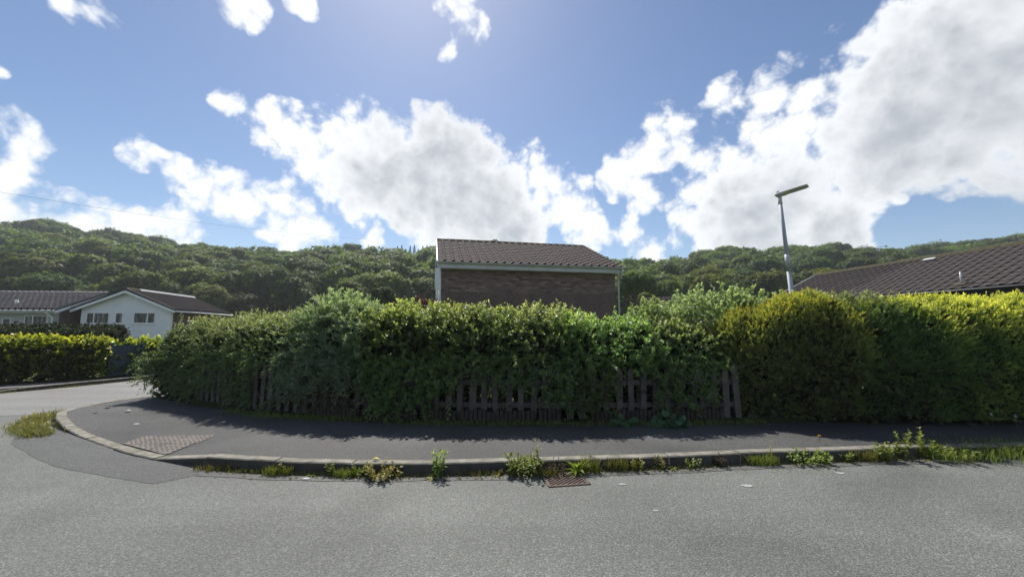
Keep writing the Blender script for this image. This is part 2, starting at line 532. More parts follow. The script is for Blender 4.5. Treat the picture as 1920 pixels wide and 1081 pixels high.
def disc_pts(r, n=64):
    return [(r * math.cos(2 * math.pi * i / n), r * math.sin(2 * math.pi * i / n)) for i in range(n)]


sheet('ground', disc_pts(1500), -.02, M_grass_ground)
sheet('road', [(-60, -5), (60, -5), (60, 30), (-60, 30)], 0, M_road)

# kerb front line, back of the side road -> corner -> right; third value is the height of the kerb top
KERB = [(-5.5, 24, .1), (-6.8, 17, .1), (-7.7, 12, .1), (-8.25, 9.4, .09), (-8.5, 8.6, .09), (-8.45, 7.8, .09), (-8.15, 7.35, .1), (-7.6, 6.85, .115),
        (-7.0, 6.45, .05), (-6.4, 6.1, .022), (-5.6, 5.65, .02), (-4.87, 5.26, .02), (-4.33, 5.03, .02), (-3.5, 4.76, .12), (-3.12, 4.67, .125), (-2.32, 4.57, .125),
        (-1.5, 4.52, .125), (-.7, 4.53, .125), (0, 4.6, .125), (1.45, 4.73, .125), (2.77, 4.9, .125), (4.13, 5.03, .125), (4.86, 5.12, .125),
        (6.2, 5.2, .125), (8, 5.3, .12), (14, 5.6, .12), (24, 6.2, .12)]
HLINE = [(-4.7, 24), (-6.0, 17), (-6.9, 12.5), (-7.35, 10.3), (-7.55, 9.7), (-7.6, 9.3), (-7.5, 9.05), (-7.25, 8.9),
         (-6.85, 8.7), (-6.35, 8.4), (-5.75, 8.1), (-5.05, 7.75), (-4.45, 7.45), (-3.55, 7.15), (-3.1, 7.05), (-2.3, 6.9),
         (-1.4, 6.75), (-.7, 6.7), (0, 6.68), (1.45, 6.66), (2.77, 6.72), (4.0, 6.8), (4.86, 6.85), (6.2, 6.85), (8, 6.9), (14, 7.1), (24, 7.6)]
KP = Path([(x, y) for x, y, h in KERB])
KH = np.array([h for *_, h in KERB])
KW = .125


def kerb_h(s): return np.interp(s, KP.c, KH)


def kerb_n(s):
    t = KP.tan(s); return np.stack([-t[:, 1], t[:, 0]], -1)          # towards the pavement


# refine pairs of kerb and hedge points into the pavement sheet
def pave_sheet():
    nS, nT = 150, 10
    idx = np.linspace(0, len(KERB) - 1, nS)
    s = np.interp(idx, np.arange(len(KERB)), KP.c)
    kp = KP.at(s) + kerb_n(s) * KW
    hp = np.stack([np.interp(idx, np.arange(len(KERB)), [h[0] for h in HLINE]), np.interp(idx, np.arange(len(KERB)), [h[1] for h in HLINE])], -1)
    t = np.linspace(0, 1, nT)[None, :, None]
    xy = kp[:, None] * (1 - t) + hp[:, None] * t
    z0 = kerb_h(s)[:, None] - .006
    z = z0 * (1 - t[..., 0]) + .105 * t[..., 0]
    z = z + (vnoise(xy[..., 0] * 1.3, xy[..., 1] * 1.3, 3) - .5) * .012 * np.sin(np.pi * t[..., 0])
    v = np.concatenate([xy, z[..., None]], -1).reshape(-1, 3)
    i, j = np.meshgrid(np.arange(nS - 1), np.arange(nT - 1), indexing='ij'); a = (i * nT + j).ravel()
    f = np.stack([a, a + nT, a + nT + 1, a + 1], -1)
    o = link('pavement', np_mesh('pavement', v, f, M_pave, smooth=True)); o['kind'] = 'structure'


pave_sheet()


def z_pave(x, y):
    q = np.linspace(0, KP.len, 900); p = KP.at(q); d = np.hypot(p[:, 0] - x, p[:, 1] - y); i = d.argmin()
    t = min(1, max(0, (d[i] - KW) / 2.25))
    return (kerb_h(q[i]) - .006) * (1 - t) + .105 * t


def kerb_line(root, path, hfun, breaks, side=1, seed=1):
    rg = random.Random(seed)
    for a, b in zip(breaks[:-1], breaks[1:]):
        a2, b2 = a + .006, b - .006
        s = np.linspace(a2, b2, 4)
        p = path.at(s); t = path.tan(s); n = np.stack([-t[:, 1], t[:, 0]], -1) * side
        dz = rg.uniform(-.004, .004); dy = rg.uniform(-.004, .004)
        v, f = [], []
        for k in range(4):
            h = float(hfun(s[k])) + dz; c = .012
            for (u, z) in ((dy, -.08), (dy, h - c), (c + dy, h), (KW, h), (KW, -.08)):
                q = p[k] + n[k] * u; v.append((q[0], q[1], z))
        for k in range(3):
            for i in range(4): f.append((k * 5 + i, k * 5 + i + 1, k * 5 + 6 + i, k * 5 + 5 + i))
        f += [(0, 1, 2, 3, 4), (15, 16, 17, 18, 19)]
        me = bpy.data.meshes.new('kerb_stone'); me.from_pydata(v, [], f)
        bm = bmesh.new(); bm.from_mesh(me); bmesh.ops.recalc_face_normals(bm, faces=bm.faces); bm.to_mesh(me); bm.free()
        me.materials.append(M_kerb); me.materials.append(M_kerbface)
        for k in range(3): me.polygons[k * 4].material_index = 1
        link('kerb_stone', me, root)


def breaks_from(fixed, step):
    out = [fixed[0]]
    for b in fixed[1:]:
        n = max(1, round((b - out[-1]) / step)); a = out[-1]
        out += [a + (b - a) * (i + 1) / n for i in range(n)]
    return out


kr = link('kerb', None); kr['kind'] = 'structure'
ci = KP.c
kerb_line(kr, KP, kerb_h, breaks_from([ci[2], ci[6], ci[7], ci[8], ci[12], ci[13], ci[24]], .915))

# the far side of the side road
FK = [(-18, 7.0), (-13.6, 9.55), (-12.95, 10.05), (-12.55, 10.85), (-12.15, 12.0), (-11.9, 13.2), (-11.4, 17), (-10, 24)]
FP = Path(FK)
kr2 = link('far_kerb', None); kr2['kind'] = 'structure'
fh = lambda s: np.interp(s, [0, FP.c[1], FP.c[2], FP.c[3], 99], [.03, .03, .05, .11, .11])
kerb_line(kr2, FP, fh, breaks_from([0, FP.len], .915), side=1, seed=4)
FH = [(-10.3, 24), (-11.6, 17), (-12.2, 13.25), (-12.4, 12.75), (-12.85, 12.0), (-13.8, 11.0), (-20, 7.6)]
sheet('far_pavement', [(x - .1, y + .05) for x, y in FK] + FH, .1, asphalt('far_pavement_asphalt', (.08, .08, .08), (.13, .13, .13), (.25, .25, .25), .15, 1.2, .15))
# gardens either side
sheet('garden_ground', [(24, 7.55), (14, 7.05), (4.86, 6.8), (1.45, 6.6), (-.7, 6.65), (-2.3, 6.85), (-4.45, 7.4), (-6.35, 8.35), (-7.5, 9.02), (-7.3, 10.3), (-6.9, 12.5), (-6, 17), (-4.7, 24), (0, 60), (60, 60)], .1, M_grass_ground, depth=.11)
sheet('far_garden_ground', FH[::-1] + [(-10, 60), (-80, 60), (-80, 7.6)], .094, M_grass_ground, depth=.11)

# side road surface and the relaid strip at the crossing
sheet('side_road', [(-20, 5.2), (-9.4, 7.55), (-8.6, 7.75), (-8.56, 8.6), (-8.3, 9.4), (-7.75, 12), (-6.85, 17), (-5.55, 24), (-9.9, 24), (-11.3, 17), (-11.85, 13.2), (-12.1, 12.0), (-12.5, 10.85), (-12.9, 10.0), (-18, 6.9)], .004, M_side)
def ragged(pts, amp, step=.12, seed=0, keep=()):
    """break the straight edges of a laid patch"""
    out = []
    for i, p in enumerate(pts):
        q = pts[(i + 1) % len(pts)]; L = math.hypot(q[0] - p[0], q[1] - p[1]); n = max(1, int(L / step))
        for k in range(n):
            t = k / n; x, y = p[0] + (q[0] - p[0]) * t, p[1] + (q[1] - p[1]) * t
            nx, ny = -(q[1] - p[1]) / L, (q[0] - p[0]) / L
            a = amp * (float(vnoise(x * 4 + seed, y * 4, 8)) - .5) * 2 + amp * .6 * (float(vnoise(x * 17, y * 17 + seed, 3)) - .5)
            out.append((x + nx * a, y + ny * a))
    return out


sheet('road_patch', ragged([(-7.75, 6.75), (-7.5, 6.25), (-6.92, 5.72), (-6.1, 5.25), (-5.37, 4.85), (-4.35, 4.47), (-3.67, 4.28), (-3.42, 4.52), (-3.5, 4.76), (-4.33, 5.02), (-4.87, 5.25), (-5.6, 5.64), (-6.4, 6.09), (-7.0, 6.44)], .016), .0028, M_patch)
sheet('gutter_strip', ragged([(-3.5, 4.76), (-3.44, 4.5), (-2.3, 4.37), (-1.0, 4.33), (.2, 4.4), (1.5, 4.53), (2.8, 4.72), (4.2, 4.86), (6, 5.0), (6.0, 5.19), (4.13, 5.02), (2.77, 4.89), (1.45, 4.72), (0, 4.59), (-.7, 4.52), (-1.5, 4.51), (-2.32, 4.56), (-3.12, 4.66)], .03, seed=3), .004,
      asphalt('gutter_asphalt', (.055, .054, .05), (.11, .109, .102), (.2, .195, .185), .18, 1.0, .25))

# soil bank at the foot of the hedge
def soil_bank():
    hp = Path(HLINE[6:25]); s = np.linspace(0, hp.len, 130); p = hp.at(s); t = hp.tan(s); n = np.stack([t[:, 1], -t[:, 0]], -1)
    w = .22 + .16 * vnoise(s * 1.1, s * 0, 5)
    rows = []
    for k, (u, z) in enumerate(((1, .103), (.75, .128), (.4, .15), (0, .16), (-1.2, .17), (-5, .16))):
        zz = z + (vnoise(s * 4, s * 0 + k, 9) - .5) * .03 * (k > 0)
        rows.append(np.concatenate([p + n * (w * u)[:, None], zz[:, None]], 1))
    v = np.stack(rows, 1).reshape(-1, 3)
    i, j = np.meshgrid(np.arange(129), np.arange(5), indexing='ij'); a = (i * 6 + j).ravel()
    f = np.stack([a, a + 6, a + 7, a + 1], -1)
    o = link('soil_bank', np_mesh('soil_bank', v, f, M_soil, smooth=True)); o['kind'] = 'structure'


soil_bank()

# tactile paving at the dropped kerb: slabs with rows of blisters, cut along the kerb
M_tac = mat('tactile_concrete', (.2, .175, .155), .85, .2, color2=(.145, .13, .118), vscale=3, bump=.3, bscale=80)


def clip_poly(poly, a, b, off):
    """keep the part to the left of a->b, moved in by off"""
    (ax, ay), (bx, by) = a, b; L = math.hypot(bx - ax, by - ay); nx, ny = -(by - ay) / L, (bx - ax) / L
    dist = lambda p: (p[0] - ax) * nx + (p[1] - ay) * ny - off
    out = []
    for i, p in enumerate(poly):
        q = poly[(i + 1) % len(poly)]; dp, dq = dist(p), dist(q)
        if dp >= 0: out.append(p)
        if dp * dq < 0:
            t = dp / (dp - dq); out.append((p[0] + (q[0] - p[0]) * t, p[1] + (q[1] - p[1]) * t))
    return out


def tactile():
    root = link('tactile_paving', None); root['kind'] = 'structure'
    ka, kb = (-5.6, 5.65), (-4.33, 5.03)
    x1, y1 = -4.27, 6.0
    for i in range(3):
        for j in range(3):
            xa, xb = x1 - .4 * (i + 1) + .004 - .02 * j, x1 - .4 * i - .004 - .02 * j
            ya, yb = y1 - .4 * (j + 1) + .004, y1 - .4 * j - .004
            if i == 2: xa += .14
            poly = clip_poly([(xa, ya), (xb, ya), (xb, yb), (xa, yb)], ka, kb, KW + .006)
            if len(poly) < 3: continue
            mb = MB(); n = len(poly)
            for dz in (-.05, .014):
                for (x, y) in poly: mb.v.append(Vector((x, y, z_pave(x, y) + dz)))
            mb.f.append(tuple(range(n))); mb.f.append(tuple(n + k for k in range(n)))
            for k in range(n): mb.f.append((k, (k + 1) % n, n + (k + 1) % n, n + k))
            for a in range(6):
                for b in range(6):
                    cx, cy = x1 - .4 * (i + 1) - .02 * j + .033 + a * .0668, y1 - .4 * (j + 1) + .033 + b * .0668
                    if cx < xa + .02: continue
                    inside = all((poly[(k + 1) % n][0] - poly[k][0]) * (cy - poly[k][1]) - (poly[(k + 1) % n][1] - poly[k][1]) * (cx - poly[k][0]) > .012 * .3 for k in range(n))
                    if not inside: continue
                    z = z_pave(cx, cy) + .013; o = len(mb.v)
                    for r, h in ((.021, 0), (.013, .0075)):
                        for k in range(7): mb.v.append(Vector((cx + r * math.cos(k * .8976), cy + r * math.sin(k * .8976), z + h)))
                    for k in range(7): mb.f.append((o + k, o + (k + 1) % 7, o + 7 + (k + 1) % 7, o + 7 + k))
                    mb.f.append(tuple(o + 7 + k for k in range(7)))
            mb.build('tactile_slab', M_tac, root)


tactile()


# drain grate in the gutter
M_rust = mat('rusty_iron', (.15, .105, .082), .8, .3, color2=(.1, .078, .065), vscale=12, bump=.3, bscale=60, metallic=.2)
M_dark = mat('pit_shade_black', (.01, .01, .01), .9, .1)


def drain():
    t = thing('drain_grate', 'rusty iron drain grate with slanted bars set in the gutter under weeds', 'drain grate', (.55, 4.41, .0), R(10))
    w, d, z = .225, .2, .012
    f = MB()
    for a in ((-w, -d, w, -d + .03), (-w, d - .03, w, d), (-w, -d + .03, -w + .035, d - .03), (w - .035, -d + .03, w, d - .03)):
        f.box(a[0], a[1], -.06, a[2], a[3], z)
    f.build('frame', M_rust, t, bevel=.003)
    MB().box(-w + .03, -d + .03, -.012, w - .03, d - .03, .005).build('pit_shade_block', M_dark, t)  # solid block under the bars, black colour stands for the shade below
    # slanted bars clipped to the opening
    W, D = w - .036, d - .031
    bar = 0
    for k in range(-7, 8):
        c = k * .056
        pts = []
        poly = [(c - .5 * 1.25 - .011, -.5), (c - .5 * 1.25 + .011, -.5), (c + .5 * 1.25 + .011, .5), (c + .5 * 1.25 - .011, .5)]
        for a, b in (((-W, -D), (W, -D)), ((W, -D), (W, D)), ((W, D), (-W, D)), ((-W, D), (-W, -D))):
            poly = clip_poly(poly, a, b, 0) if len(poly) >= 3 else poly
        if len(poly) < 3: continue
        MB().prism(poly, .0055, z - .001, Matrix.Identity(4)).build('bar', M_rust, t)


drain()
# ------------------------------------------------------------------ houses
TH = R(11.5)
M_brick = mat('brick', (.25, .175, .148), .9, .2, color2=(.185, .14, .125), vscale=2.2, bump=.3, bscale=50)
M_mortar = mat('mortar', (.2, .18, .165), .95, .1, var=.15)
M_brick_far = mat('far_brick_wall', (.15, .1, .088), .9, .2, var=.15, vscale=6)
M_tile = mat('brown_roof_tile', (.085, .06, .058), .85, .15, color2=(.06, .047, .047), vscale=1.6, bump=.3, bscale=40)
M_tile2 = mat('weathered_roof_tile', (.075, .062, .06), .88, .12, color2=(.056, .048, .048), vscale=1.2, bump=.3, bscale=40)
M_tile3 = mat('dark_roof_tile', (.05, .035, .036), .85, .15, color2=(.037, .029, .03), vscale=1.2)
M_ridge = mat('mossy_ridge', (.075, .06, .045), .9, .2, color2=(.09, .085, .035), vscale=5, bump=.4, bscale=30)
M_upvc = mat('white_plastic', (.86, .87, .86), .4, .4, var=.05)
M_gutter = mat('weathered_plastic', (.62, .63, .61), .5, .4, color2=(.5, .52, .49), vscale=3)
M_render = mat('white_render', (.83, .84, .85), .9, .2, var=.04, vscale=.8, bump=.2, bscale=30)
M_grey_render = mat('grey_render', (.45, .46, .42), .9, .2, var=.06, vscale=.8)
M_darktrim = mat('dark_trim', (.035, .034, .036), .6, .3)
M_curtain = mat('net_curtain', (.42, .42, .42), .9, .1, var=.2, vscale=6)


def glassmat():
    m = bpy.data.materials.new('window_glass'); m.use_nodes = True
    b = m.node_tree.nodes['Principled BSDF']
    b.inputs['Base Color'].default_value = (.05, .055, .06, 1); b.inputs['Roughness'].default_value = .06
    b.inputs['Specular IOR Level'].default_value = .3
    # net curtains and dark gaps seen through the pane
    nt = m.node_tree; tc = nt.nodes.new('ShaderNodeTexCoord'); mp = nt.nodes.new('ShaderNodeMapping'); mp.inputs['Scale'].default_value = (2.3, 2.3, .35)
    n = nt.nodes.new('ShaderNodeTexNoise'); n.inputs['Scale'].default_value = 1.4; n.inputs['Detail'].default_value = 5; n.inputs['Roughness'].default_value = .7
    r = nt.nodes.new('ShaderNodeMapRange'); r.inputs['From Min'].default_value = .48; r.inputs['From Max'].default_value = .58
    mx = nt.nodes.new('ShaderNodeMix'); mx.data_type = 'RGBA'; mx.inputs[6].default_value = (.03, .035, .04, 1); mx.inputs[7].default_value = (.2, .21, .22, 1)
    nt.links.new(tc.outputs['Object'], mp.inputs['Vector']); nt.links.new(mp.outputs[0], n.inputs['Vector']); nt.links.new(n.outputs['Fac'], r.inputs['Value'])
    nt.links.new(r.outputs[0], mx.inputs[0]); nt.links.new(mx.outputs[2], b.inputs['Base Color'])
    return m


M_glass = glassmat()


def roll_tile_mesh(name, m, w=.3, ln=.4, roll=.062, seg=5, t=.032):
    """interlocking tile: flat pan with one bold roll on the right. x across, y up the slope, z out"""
    prof = [(0, .004), (.02, .0), (w * .55, 0), (w * .62, .006)]
    r = w * .19; cx = w * .81
    for k in range(seg + 1):
        a = math.pi * (1 - k / seg); prof.append((cx + r * math.cos(a), .006 + roll * .75 * math.sin(a)))
    v, f, n = [], [], len(prof)
    for y, lift in ((0, t), (ln, 0)):
        for x, z in prof: v.append((x, y, z + lift))
    for x, z in prof: v.append((x, 0, z))                 # lower edge thickness
    for i in range(n - 1):
        f.append((i, i + 1, n + i + 1, n + i)); f.append((2 * n + i, 2 * n + i + 1, i + 1, i))
    me = bpy.data.meshes.new(name); me.from_pydata(v, [], f); me.materials.append(m); return me


def slope_matrix(origin, xdir, updir):
    x = Vector(xdir).normalized(); y = Vector(updir).normalized(); z = x.cross(y)
    M = Matrix((x, y, z)).transposed().to_4x4(); M.translation = origin
    return M


def rect_pts(a, b): return [(a, 0), (b, 0)]


rt = random.Random(5)


def tile_slope(parent, M, cols, rows, w, gauge, me, limit=300, order=None, name='roof_tile', skew=0.0):
    """lay tiles on the slope; M maps (x,y,z) slope coordinates into the parent. First `limit` in order are parts, the rest one mesh"""
    cells = [(c, r) for r in range(rows) for c in range(cols)]
    if order: cells.sort(key=order)
    for k, (c, r) in enumerate(cells[:limit]):
        o = link(name, me, parent)
        o.matrix_local = M @ Matrix.Translation((c * w, r * gauge + rt.uniform(-.006, .006), rt.uniform(0, .005))) @ Matrix.Rotation(rt.uniform(-.012, .012), 4, 'Z')
    rest = cells[limit:]
    if rest:
        base = np.array([v.co for v in me.vertices]); fc = np.array([p.vertices for p in me.polygons]); P = []
        Mn = np.array(M)
        for c, r in rest:
            q = base + np.array([c * w, r * gauge + rt.uniform(-.006, .006), rt.uniform(0, .005)])
            P.append((q @ Mn[:3, :3].T + Mn[:3, 3], fc, {}))
        v, f, _ = cat_meshes(P)
        tag(link('roof_tiles', np_mesh('roof_tiles', v, f, me.materials[0]), parent), kind='stuff')


def brick_house():
    W, D, zw = 6.62, 6.9, 3.83
    t = thing('brick_house', 'brown brick house behind the hedge with dark rolled roof tiles and white gutter', 'house', (-2.5, 14.0, 0), TH)
    MB().box(0, .012, 0, W, D, zw).build('wall', M_mortar, t)
    # brick courses on the face towards the road, joints recessed
    bm_w, bm_h = .2365, .0755
    nx = int(W / bm_w)
    bw = W / nx
    bme = MB().box(.005, 0, .005, bw - .005, .05, bm_h - .005).mesh('brick', M_brick)
    cells = []
    for r in range(int(zw / bm_h) - 1, -1, -1):
        for c in range(nx + (r % 2)): cells.append((c, r))
    rb = random.Random(3)
    wall = t
    bv = np.array([v.co for v in bme.vertices]); bf = np.array([p.vertices for p in bme.polygons]); rest = []
    half = MB().box(.005, 0, .005, bw / 2 - .005, .05, bm_h - .005).mesh('brick', M_brick)
    mats = []
    for k in range(5):
        mm = M_brick.copy(); mm.name = 'brick_shade'
        sh = (.68, .86, 1.0, 1.15, 1.42)[k]
        for nd in mm.node_tree.nodes:
            if nd.type == 'MIX':
                for s_ in (6, 7): nd.inputs[s_].default_value = [c * sh for c in nd.inputs[s_].default_value[:3]] + [1]
        b2 = bme.copy(); b2.materials[0] = mm; h2 = half.copy(); h2.materials[0] = mm; mats.append((b2, h2))
    for k, (c, r) in enumerate(cells):
        odd = r % 2
        x = c * bw - (bw / 2 if odd else 0)
        is_half = odd and c in (0, nx)
        if is_half and c == 0: x = 0
        z = r * bm_h; y = rb.uniform(-.003, .003)
        if k < 300:
            b2, h2 = mats[rb.choice((0, 1, 1, 2, 2, 2, 3, 3, 4))]
            link('brick', h2 if is_half else b2, t, (x, y, z))
        else:
            base = np.array([v.co for v in (half if is_half else bme).vertices])
            rest.append((base + np.array([x, y, z]), bf, {}))
    v, f, _ = cat_meshes(rest)
    tag(link('brickwork', np_mesh('brickwork', v, f, M_brick), t), kind='stuff')
    # left gable wall, white
    pitch = R(22.9); run = D / 2; rise = math.tan(pitch) * (run + .3)
    ez = zw + .1; rz = ez + rise
    g = MB()
    Mx = Matrix(((0, 0, 1, 0), (1, 0, 0, 0), (0, 1, 0, 0), (0, 0, 0, 1)))      # (a,b,d)->(d,a,b)
    g.prism([(0, 0), (D, 0), (D, zw), (run, zw + math.tan(pitch) * run), (0, zw)], -.05, -.002, Mx)
    g.build('gable_wall', M_render, t)
    g = MB(); g.prism([(.02, zw), (D, zw), (run, zw + math.tan(pitch) * run)], W - .12, W - .01, Mx); g.build('gable_wall', M_brick_far, t)
    # roof
    roof = link('roof', None, t)
    sl = (run + .3) / math.cos(pitch)
    ov = .14
    deck = MB()
    for yy0, yy1 in ((-.3, run), (D + .3, run)):
        a = [Vector((-ov, yy0, ez)), Vector((W + ov, yy0, ez)), Vector((W + ov, yy1, rz)), Vector((-ov, yy1, rz))]
        b = len(deck.v); deck.v += a + [p - Vector((0, 0, .07)) for p in a]
        deck.f += [tuple(b + i for i in q) for q in ((0, 1, 2, 3), (7, 6, 5, 4), (0, 4, 5, 1), (1, 5, 6, 2), (2, 6, 7, 3), (3, 7, 4, 0))]
    deck.build('roof_deck', M_darktrim, roof)
    me = roll_tile_mesh('roof_tile', M_tile)
    M = slope_matrix((-ov, -.34, ez + .012), (1, 0, 0), (0, math.cos(pitch), math.sin(pitch)))
    cols = round((W + 2 * ov) / .305); rows = 13
    cells_mats = []
    tile_slope(roof, M @ Matrix.Diagonal(((W + 2 * ov) / cols / .3, 1, 1, 1)), cols, rows, .3, sl / rows, me, 300)
    # back slope as one sheet of rolls
    M2 = slope_matrix((W + ov, D + .34, ez + .012), (-1, 0, 0), (0, -math.cos(pitch), math.sin(pitch)))
    tile_slope(roof, M2, cols, rows, (W + 2 * ov) / cols, sl / rows, me, 0)
    n = 15
    for k in range(n):
        L = (W + 2 * ov) / n; x = -ov + k * L
        mb = MB(); pts = [(-.13, -.05), (-.11, .02), (-.06, .07), (0, .09), (.06, .07), (.11, .02), (.13, -.05)]
        mb.prism(pts, x + .004, x + L - .004, Matrix(((0, 0, 1, 0), (1, 0, 0, run), (0, 1, 0, rz + .025), (0, 0, 0, 1))))
        o = mb.build('ridge_tile', M_ridge, roof); o.location.z = rt.uniform(-.008, .008)
    # fascia, gutter, downpipes, bargeboards
    MB().box(-ov, -.32, ez - .2, W + ov, -.29, ez - .02).build('fascia', M_gutter, t)
    MB().box(-.02, -.29, ez - .2, W + .02, -.005, ez - .185).build('soffit', M_upvc, t)
    gt = MB(); pts = [(-.055 * math.cos(a), -.055 * math.sin(a)) for a in np.linspace(0, math.pi, 9)] + [(.05 * math.cos(a), -.05 * math.sin(a)) for a in np.linspace(0, math.pi, 9)]
    gt.prism(pts, -ov - .05, W + ov + .05, Matrix(((0, 0, 1, 0), (1, 0, 0, -.38), (0, 1, 0, ez + .01), (0, 0, 0, 1))))
    gt.build('gutter', M_gutter, t)
    MB().tube([(W + .1, -.38, ez - .03), (W + .1, -.36, ez - .18), (W + .1, -.1, ez - .32), (W + .1, -.06, ez - .45), (W + .1, -.06, 0)], .034, 8).build('downpipe', M_gutter, t, smooth=True)
    for x in (-ov - .025, W + ov):
        mb = MB()
        for (ya, yb) in ((-.36, run), (D + .36, run)):
            za = ez; a = [(x, ya, za - .16), (x, ya, za + .05), (x, yb, rz + .05), (x, yb, rz - .16)]
            b = len(mb.v); mb.v += [Vector(p) for p in a] + [Vector(p) + Vector((.025, 0, 0)) for p in a]
            mb.f += [tuple(b + i for i in q) for q in ((0, 1, 2, 3), (7, 6, 5, 4), (0, 4, 5, 1), (1, 5, 6, 2), (2, 6, 7, 3), (3, 7, 4, 0))]
        mb.build('bargeboard', M_upvc, t)
    MB().box(-.2, -.31, ez - .95, -.055, -.03, ez - .19).build('eaves_box', M_upvc, t)
    MB().box(-.09, .4, 1.4, -.05, .75, 2.9).build('window', M_upvc, t)
    MB().tube([(-.12, 1.2, 0), (-.12, 1.2, 3.2)], .035, 8).build('downpipe', M_gutter, t, smooth=True)


brick_house()


def window(parent, M, w, h, bars, name='window', sill=True):
    """M maps (a across, b up, d out of the wall). bars: fractions where an upright stands; open casement gets a thicker frame"""
    f = .05; mb = MB()
    I = Matrix.Identity(4)

    def bx(a0, b0, d0, a1, b1, d1): mb.box(a0, b0, d0, a1, b1, d1, M)
    bx(0, 0, .003, w, f, .05); bx(0, h - f, .003, w, h, .05); bx(0, f, .003, f, h - f, .05); bx(w - f, f, .003, w, h - f, .05)
    for b in bars: bx(b * w - .035, f, .003, b * w + .035, h - f, .048)
    fr = mb.build(name, M_upvc, parent)
    edges = [f] + [x for b in bars for x in (b * w - .035, b * w + .035)] + [w - f]
    for i in range(0, len(edges), 2):
        MB().box(edges[i], f, .004, edges[i + 1], h - f, .016, M).build('pane', M_glass, fr)
    if sill:
        MB().box(-.06, -.07, .003, w + .06, -.005, .09, M).build('sill', M_upvc, fr)
    return fr


def gable_roof_sheet(parent, W, D, ez, pitch, m, ov, me=None, axis='x'):
    pass


def white_house():
    # gable end towards the road, ridge running away
    W, D, zw = 5.8, 7.4, 3.2
    t = thing('white_house', 'white rendered house with low gable and three upstairs windows beyond the side road', 'house', (-31.2, 29.0, 0), R(9))
    run = W / 2; pitch = R(23.5); rise = math.tan(pitch) * run
    Mg = Matrix(((1, 0, 0, 0), (0, 0, 1, 0), (0, 1, 0, 0), (0, 0, 0, 1)))      # (a,b,d)->(a,d,b)
    MB().prism([(0, 0), (W, 0), (W, zw), (run, zw + rise), (0, zw)], 0, .25, Mg).build('gable_wall', M_render, t)
    MB().box(.01, .25, 0, W - .01, D, zw - .01).build('wall', M_brick_far, t)
    roof = link('roof', None, t); ov = .45; sl = (run + ov) / math.cos(pitch)
    for s in (0, 1):
        xe = -ov if s == 0 else W + ov
        ze = zw - math.tan(pitch) * ov + .16
        up = (math.cos(pitch) * (1 if s == 0 else -1), 0, math.sin(pitch))
        org = (xe, D + .3, ze) if s == 0 else (xe, -.35, ze)
        M = slope_matrix(org, (0, -1, 0) if s == 0 else (0, 1, 0), up)
        MB().box(0, 0, -.1, D + .65, sl, -.005, M).build('roof_slope', M_tile3, roof)
        me = roll_tile_mesh('roof_tile', M_tile3, w=.34, roll=.05)
        tile_slope(roof, M, int((D + .65) / .34), 11, .34, sl / 11, me, 0)
        # bargeboard on the gable
        M3 = Matrix(((1, 0, 0, 0), (0, 0, 1, 0), (0, 1, 0, 0), (0, 0, 0, 1)))
        xa, xb = xe, run
        MB().prism([(xa, ze - .28), (xa, ze - .1), (xb, zw + rise + .06), (xb, zw + rise - .12)], -.37, -.33, M3).build('bargeboard', M_upvc, t)
        MB().prism([(xa, ze - .1), (xa, ze + .03), (xb, zw + rise + .24), (xb, zw + rise + .06)], -.38, -.335, M3).build('verge', M_darktrim, t)
    ridge_n = 24
    for k in range(ridge_n):
        L = (D + .65) / ridge_n; y = -.35 + k * L
        MB().prism([(-.13, -.05), (-.08, .06), (0, .09), (.08, .06), (.13, -.05)], y + .004, y + L - .004,
                   Matrix(((1, 0, 0, run), (0, 0, 1, 0), (0, 1, 0, zw + rise + .2), (0, 0, 0, 1)))).build('ridge_tile', M_gutter if k > 3 else M_ridge, roof)
    ze = zw - math.tan(pitch) * ov
    MB().tube([(W + ov, -.3, ze + .02), (W + ov, D + .3, ze + .02)], .06, 8).build('gutter', M_upvc, t, smooth=True)
    MB().tube([(W + ov, .55, ze - .03), (W + .12, .55, ze - .35), (W + .08, .55, 0)], .045, 8).build('downpipe', M_upvc, t, smooth=True)
    Mw = lambda a, b: Matrix(((1, 0, 0, a), (0, 0, -1, 0), (0, 1, 0, b), (0, 0, 0, 1)))
    window(t, Mw(.37, 2.1), 1.45, .8, (.33,))
    window(t, Mw(2.2, 2.1), .5, .8, ())
    wn = window(t, Mw(3.38, 2.12), 1.42, .8, (.64,))


white_house()


M_tile4 = mat('ribbed_roof_tile', (.34, .285, .255), .88, .12, color2=(.26, .22, .2), vscale=1.0)


